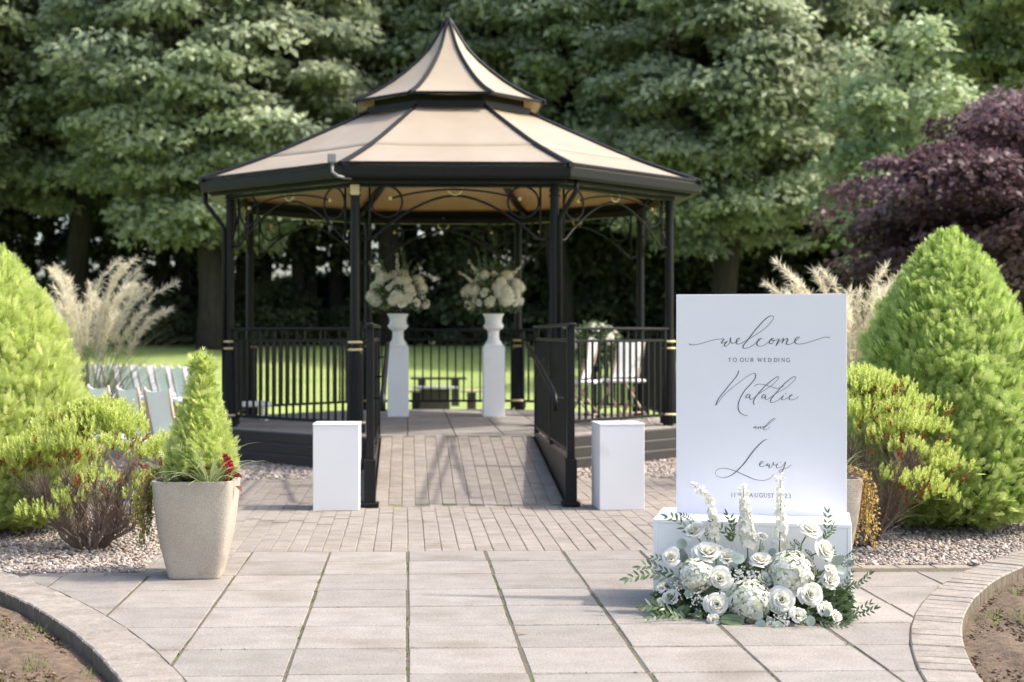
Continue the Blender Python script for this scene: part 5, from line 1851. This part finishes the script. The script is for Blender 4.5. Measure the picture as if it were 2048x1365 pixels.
# ------------------------------------------------------------------ plumed ornamental grass
def plume_grass(loc, n, seed, label, lean, hgt, spread):
    g = np.random.default_rng(seed)
    t = empty('plume_grass', loc, 0, label, 'grass')
    bl = MB()
    for i in range(420):
        a = g.uniform(0, 2 * PI); l = hgt * g.uniform(.6, 1.0); el = PI / 2 - g.uniform(.05, .55)
        p = Vector((math.cos(a) * .1 * g.uniform(), math.sin(a) * .1 * g.uniform(), 0)); dx, dy = math.cos(a), math.sin(a)
        vs = []
        for k in range(7):
            u = k / 6; wv = .005 * (1 - u * .9)
            vs += [(p.x - dy * wv, p.y + dx * wv, p.z), (p.x + dy * wv, p.y - dx * wv, p.z)]
            p = p + Vector((dx * math.cos(el), dy * math.cos(el), math.sin(el))) * (l / 6); el -= g.uniform(.12, .3) * (.6 + u)
        bl.add(vs, [(k * 2, k * 2 + 1, k * 2 + 3, k * 2 + 2) for k in range(6)], 0, g.uniform(.1, .95))
    bl.build('blades', M['grass_blade'], t)
    st = MB(); parts = []
    for i in range(n):
        a = g.uniform(0, 2 * PI); tilt = min(abs(g.normal(.0, spread)), spread * 1.7) + .04
        d = Vector((math.cos(a) * math.sin(tilt) + lean, math.sin(a) * math.sin(tilt), math.cos(tilt))).normalized()
        l = hgt * g.uniform(.80, 1.05)
        hx = Vector((d.x, d.y, 0)); hx = hx.normalized() if hx.length > .05 else Vector((1, 0, 0))
        if hx.x < 0 and lean > 0 and g.uniform() < .6: hx = Vector((1, g.normal() * .4, 0)).normalized()
        pts = [Vector((g.normal() * .05, g.normal() * .05, 0))]
        cur = d.copy()
        for k in range(9):
            pts.append(pts[-1] + cur * l / 9)
            cur = (cur + hx * (.03 + .13 * max(0, k - 3) / 4) + Vector((0, 0, -.34 * max(0, k - 5) / 2))).normalized()
        st.tube(pts[:8], .0025, 4, tint=.5)
        # plume: soft hairs along the last third
        c, dd = [], []
        for k in range(330):
            u = g.uniform(5.6, 8.99); q = int(u); pp = pts[q].lerp(pts[q + 1], u - q); ax = (pts[q + 1] - pts[q]).normalized()
            c.append(pp); dd.append((ax * 1.0 + Vector(g.normal(size=3) * .55)).normalized())
        v, f, tt = leaves(np.array(c), np.array(dd), rand_dirs(330, g), g.uniform(.05, .11, 330), .0055, np.clip(g.normal(.65, .25, 330), 0, 1), fold=.05, droop=.1)
        parts.append((v, f, tt))
    st.build('stems', M['grass_blade'], t)
    V, Fq, T = join_np(parts)
    link('plumes', mesh_np('plumes', V, Fq, T, M['plume']), t)


p = place(176, 720, 14.6)
plume_grass((p.x, p.y, -.03), 46, 31, 'tall feathery grass with cream plumes behind the left conifer', .0, 2.1, .15)
p = place(1700, 720, 12.2)
plume_grass((p.x, p.y, -.03), 38, 32, 'tall feathery grass with tan plumes behind the welcome board', .0, 1.95, .16)


# ------------------------------------------------------------------ trees
def crown_np(g, R3, zc, nclump, per, leaf, base_cut, flat=.42, cl=(.75, 1.25), shell=.55, tint=(.52, .22), droop=.25):
    """leaf clumps (flattened domes) through the volume of an ellipsoid crown"""
    d = rand_dirs(nclump * 3, g)
    rad = (shell + (1 - shell) * g.uniform(0, 1, len(d)) ** .6)
    C = d * rad[:, None] * np.array(R3) + np.array([0, 0, zc])
    C = C[C[:, 2] > base_cut][:nclump]
    parts = []
    for c in C:
        rc = g.uniform(*cl) * g.choice([.6, .85, 1, 1.15]); flat_ = flat * g.uniform(.75, 1.7)
        q = rand_dirs(per, g); q[:, 2] = np.where(q[:, 2] < -.25, -q[:, 2], q[:, 2])
        P = c + q * np.array([rc, rc, rc * flat_]) * g.uniform(.55, 1.05, (per, 1))
        hor = q.copy(); hor[:, 2] = 0
        D = unit(hor + g.normal(size=(per, 3)) * .45 + np.array([0, 0, -droop]))
        Nn = unit(q * 1.0 + np.array([0, 0, .55]) + g.normal(size=(per, 3)) * .55)
        L = leaf * g.uniform(.7, 1.25, per)
        tt = np.clip(g.normal(tint[0], tint[1]) + g.normal(size=per) * .14, 0, 1)
        parts.append(leaves(P, D, Nn, L, L * .62, tt, fold=.12, droop=.18))
    return join_np(parts), C


def tree_parts(seed, R3, zc, base_cut, trunk_h, trunk_r, mat, nclump=230, per=190, leaf=.24, bark='bark_dark', limbs=14, **kw):
    g = np.random.default_rng(seed)
    (V, Fq, T), C = crown_np(g, R3, zc, nclump, per, leaf, base_cut, **kw)
    crown = mesh_np('crown', V, Fq, T, M[mat])
    mb = MB()
    tp = [Vector((g.normal() * .06 * k, g.normal() * .06 * k, -.3 + (trunk_h + .3) * k / 6)) for k in range(7)]
    mb.tube(tp, [trunk_r * (1.25 if k == 0 else 1 - .1 * k) for k in range(7)], 10)
    for i in range(limbs):
        c = Vector(C[int(g.integers(len(C)))])
        u = g.uniform(2.2, 5.8); k = int(u); p = tp[k].lerp(tp[k + 1], u - k)
        m_ = p.lerp(c, .5) + Vector((0, 0, g.uniform(.1, .7)))
        r0 = trunk_r * g.uniform(.25, .42)
        mb.tube([p, p.lerp(m_, .5) + Vector(g.normal(size=3) * .1), m_, c], [r0, r0 * .75, r0 * .55, r0 * .2], 6)
    return mb.mesh('trunk', M[bark], smooth=True), crown


def plant_tree(name, parts, x, y, rz, sc, label, group=None, cat='tree'):
    t = empty(name, (x, y, hill(y)), rz, label, cat, group)
    t.scale = (sc, sc, sc)
    link('trunk', parts[0], t); link('crown', parts[1], t)
    return t


B1 = tree_parts(101, (3.6, 3.4, 5.2), 8.2, 2.9, 9.5, .34, 'leaf_tree', 330, 260, .20)
B2 = tree_parts(102, (3.9, 3.5, 5.6), 7.9, 1.9, 9.5, .38, 'leaf_grey', 360, 260, .21)
B3 = tree_parts(103, (3.4, 3.3, 5.0), 7.2, 1.2, 8.5, .30, 'leaf_feather', 340, 260, .18)
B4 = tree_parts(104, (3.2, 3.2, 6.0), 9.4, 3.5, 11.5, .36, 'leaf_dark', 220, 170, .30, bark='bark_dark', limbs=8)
front = [  # x, y, variant, turn, scale, label
    (-14.6, 38.0, B2, .4, 1.05, 'leafy grey green tree above the left conifer at the left edge'),
    (-9.6, 43.0, B1, 1.7, 1.18, 'tall broadleaf tree with bare lower trunk behind the white chairs'),
    (-5.2, 39.0, B2, 2.9, 1.02, 'silvery green broadleaf tree left of the bandstand roof'),
    (-.6, 43.5, B1, 4.1, 1.2, 'tall leafy tree behind the left slope of the bandstand roof'),
    (4.2, 40.5, B1, 5.2, 1.1, 'tall leafy tree just right of the bandstand finial'),
    (8.2, 37.5, B2, .9, .98, 'broadleaf tree with drooping boughs right of the bandstand roof'),
    (13.2, 42.0, B3, 2.2, 1.2, 'shady broadleaf tree above the welcome board'),
    (17.6, 38.5, B2, 3.6, 1.1, 'grey green broadleaf tree behind the purple leaved maple'),
    (22.4, 41.5, B3, 5.0, 1.2, 'green tree beyond the right end of the woodland row')]
for x, y, v, rz, sc, lab in front:
    plant_tree('broadleaf_tree', v, x, y, rz, sc, lab, 'front row of trees behind the lawn')
k = 0
for row, y0 in enumerate((47.0, 53.0)):
    for i in range(13):
        x = -20 + i * 3.6 + (1.7 if row else 0) + rnd.uniform(-.7, .7)
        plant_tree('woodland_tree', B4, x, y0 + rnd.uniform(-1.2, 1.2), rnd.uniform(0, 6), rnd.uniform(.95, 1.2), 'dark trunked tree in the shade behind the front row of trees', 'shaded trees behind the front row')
B5 = tree_parts(105, (1.25, 1.25, 5.2), 6.6, 1.4, 10.5, .25, 'leaf_dark', 46, 70, .22, bark='bark_dark', limbs=5, cl=(.4, .75), flat=.8, shell=.3)
for i in range(18):
    plant_tree('slender_tree', B5, -13.4 + i * .70 + rnd.uniform(-.22, .22), 45.8 + rnd.uniform(-.9, .9), rnd.uniform(0, 6), rnd.uniform(.95, 1.12), 'slender dark trunk in the close set row seen left of and through the bandstand', 'slender trunks with light between them')
# darker undergrowth between the trunks
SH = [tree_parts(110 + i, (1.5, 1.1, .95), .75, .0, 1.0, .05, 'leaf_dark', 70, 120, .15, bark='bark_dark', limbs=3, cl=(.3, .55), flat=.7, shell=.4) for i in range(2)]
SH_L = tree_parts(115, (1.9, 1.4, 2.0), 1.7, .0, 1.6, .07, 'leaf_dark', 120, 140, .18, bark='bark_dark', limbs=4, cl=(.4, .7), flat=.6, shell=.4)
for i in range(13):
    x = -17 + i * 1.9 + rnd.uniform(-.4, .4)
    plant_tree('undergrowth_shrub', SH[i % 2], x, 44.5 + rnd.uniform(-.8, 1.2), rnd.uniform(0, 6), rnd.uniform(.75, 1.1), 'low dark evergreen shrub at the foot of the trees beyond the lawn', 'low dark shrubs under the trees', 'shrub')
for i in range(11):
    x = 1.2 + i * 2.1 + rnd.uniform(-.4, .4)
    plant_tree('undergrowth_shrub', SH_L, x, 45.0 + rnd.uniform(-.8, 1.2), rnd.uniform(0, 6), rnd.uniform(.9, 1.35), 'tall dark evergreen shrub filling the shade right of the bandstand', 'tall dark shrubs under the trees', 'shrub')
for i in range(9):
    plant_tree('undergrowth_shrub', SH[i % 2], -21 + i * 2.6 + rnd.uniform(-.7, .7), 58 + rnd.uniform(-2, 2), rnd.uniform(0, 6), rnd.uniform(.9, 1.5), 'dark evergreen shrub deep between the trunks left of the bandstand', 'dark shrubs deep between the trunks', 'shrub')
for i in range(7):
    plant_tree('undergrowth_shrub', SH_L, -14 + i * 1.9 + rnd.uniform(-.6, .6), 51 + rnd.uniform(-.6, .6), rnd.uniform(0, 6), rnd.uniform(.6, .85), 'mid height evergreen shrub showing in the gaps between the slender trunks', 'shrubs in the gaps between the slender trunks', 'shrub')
# purple leaved tree, pale young tree, feathery tree
PU = tree_parts(121, (2.9, 2.6, 1.75), 2.85, .9, 3.2, .13, 'leaf_purple', 260, 260, .105, bark='bark_dark', limbs=16, cl=(.36, .68), flat=.5, shell=.35, tint=(.42, .22))
p = place(2072, 600, 21.5)
plant_tree('purple_tree', PU, p.x, p.y, .5, 1.02, 'purple leaved maple behind the right conifer')
YG = tree_parts(122, (1.7, 1.4, 2.9), 4.2, .6, 5.2, .09, 'leaf_bright', 74, 90, .17, limbs=22, cl=(.28, .55), flat=1.0, shell=.25, tint=(.55, .18))
p = place(1800, 600, 27.5)
plant_tree('young_tree', YG, p.x, p.y, 1.0, 1.0, 'slender pale green young tree left of the purple leaved maple')
FE = tree_parts(123, (2.6, 2.4, 3.4), 8.6, 4.6, 8.5, .16, 'leaf_feather', 150, 170, .19, limbs=12, cl=(.5, .85), flat=.35, shell=.35, tint=(.5, .2))
p = place(2060, 600, 30)
plant_tree('feathery_tree', FE, p.x, p.y, 2.0, 1.0, 'feathery yellow tinged tree in the top right corner')

# pale houses far beyond the trunks
for px, Z, wd, lab in ((412, 95, 3.6, 'white house with orange roof glimpsed between trunks left of the bandstand'), (535, 100, 3.2, 'white house with orange roof glimpsed through the left bays of the bandstand')):
    p = place(px, 660, Z)
    t = empty('house', (p.x, p.y, hill(Z)), R(8), lab, 'house')
    mb = MB(); mb.box((0, 0, 1.1), (wd, 7, 2.2)); mb.build('wall', M['house_wall'], t)
    mb = MB(); mb.add([(-wd / 2 - .3, -3.8, 2.2), (wd / 2 + .3, -3.8, 2.2), (wd / 2 + .3, 3.8, 2.2), (-wd / 2 - .3, 3.8, 2.2), (-wd / 2 - .3, 0, 3.7), (wd / 2 + .3, 0, 3.7)], [(0, 1, 5, 4), (2, 3, 4, 5), (0, 4, 3), (1, 2, 5), (0, 3, 2, 1)])
    mb.build('roof', M['house_roof'], t)
    for s in (-1, 0, 1):
        mb = MB(); mb.box((s * wd * .3, -3.5, 1.2), (.8, .1, .9)); wn = mb.build('window', M['white'], t)
        mb = MB(); mb.box((s * wd * .3, -3.56, 1.2), (.65, .04, .75)); mb.build('pane', M['glass'], wn)

# fallen leaves and petals on the paving
LF = round_leaf_mesh('fallen_leaf', M['dead_leaf'], 8, 1.0, .45)
for px, py, s, rz, lab in ((1035, 1270, .020, .2, 'thin red fallen leaf on the flagstones at the front'), (1022, 1145, .011, 1.2, 'tiny reddish fallen leaf on the far flagstones'), (664, 1036, .013, 2.0, 'small brown fallen leaf in front of the left plinth'), (125, 1338, .030, .5, 'brown fallen leaf on the left soil bed'), (80, 1325, .024, 2.5, 'dry leaf on the left soil bed next to the grass'), (210, 1352, .022, 1.5, 'dry leaf on the left soil bed beside the kerb')):
    Z = F_PX * EYE / (py - HOR)
    q = place(px, py, Z)
    tag(link('fallen_leaf', LF, None, (q.x, q.y, .008 if px > 250 else -.03), (0, .1, rz), s), lab, 'leaf', 'fallen leaves')
print('OBJECTS', len(COL.objects))
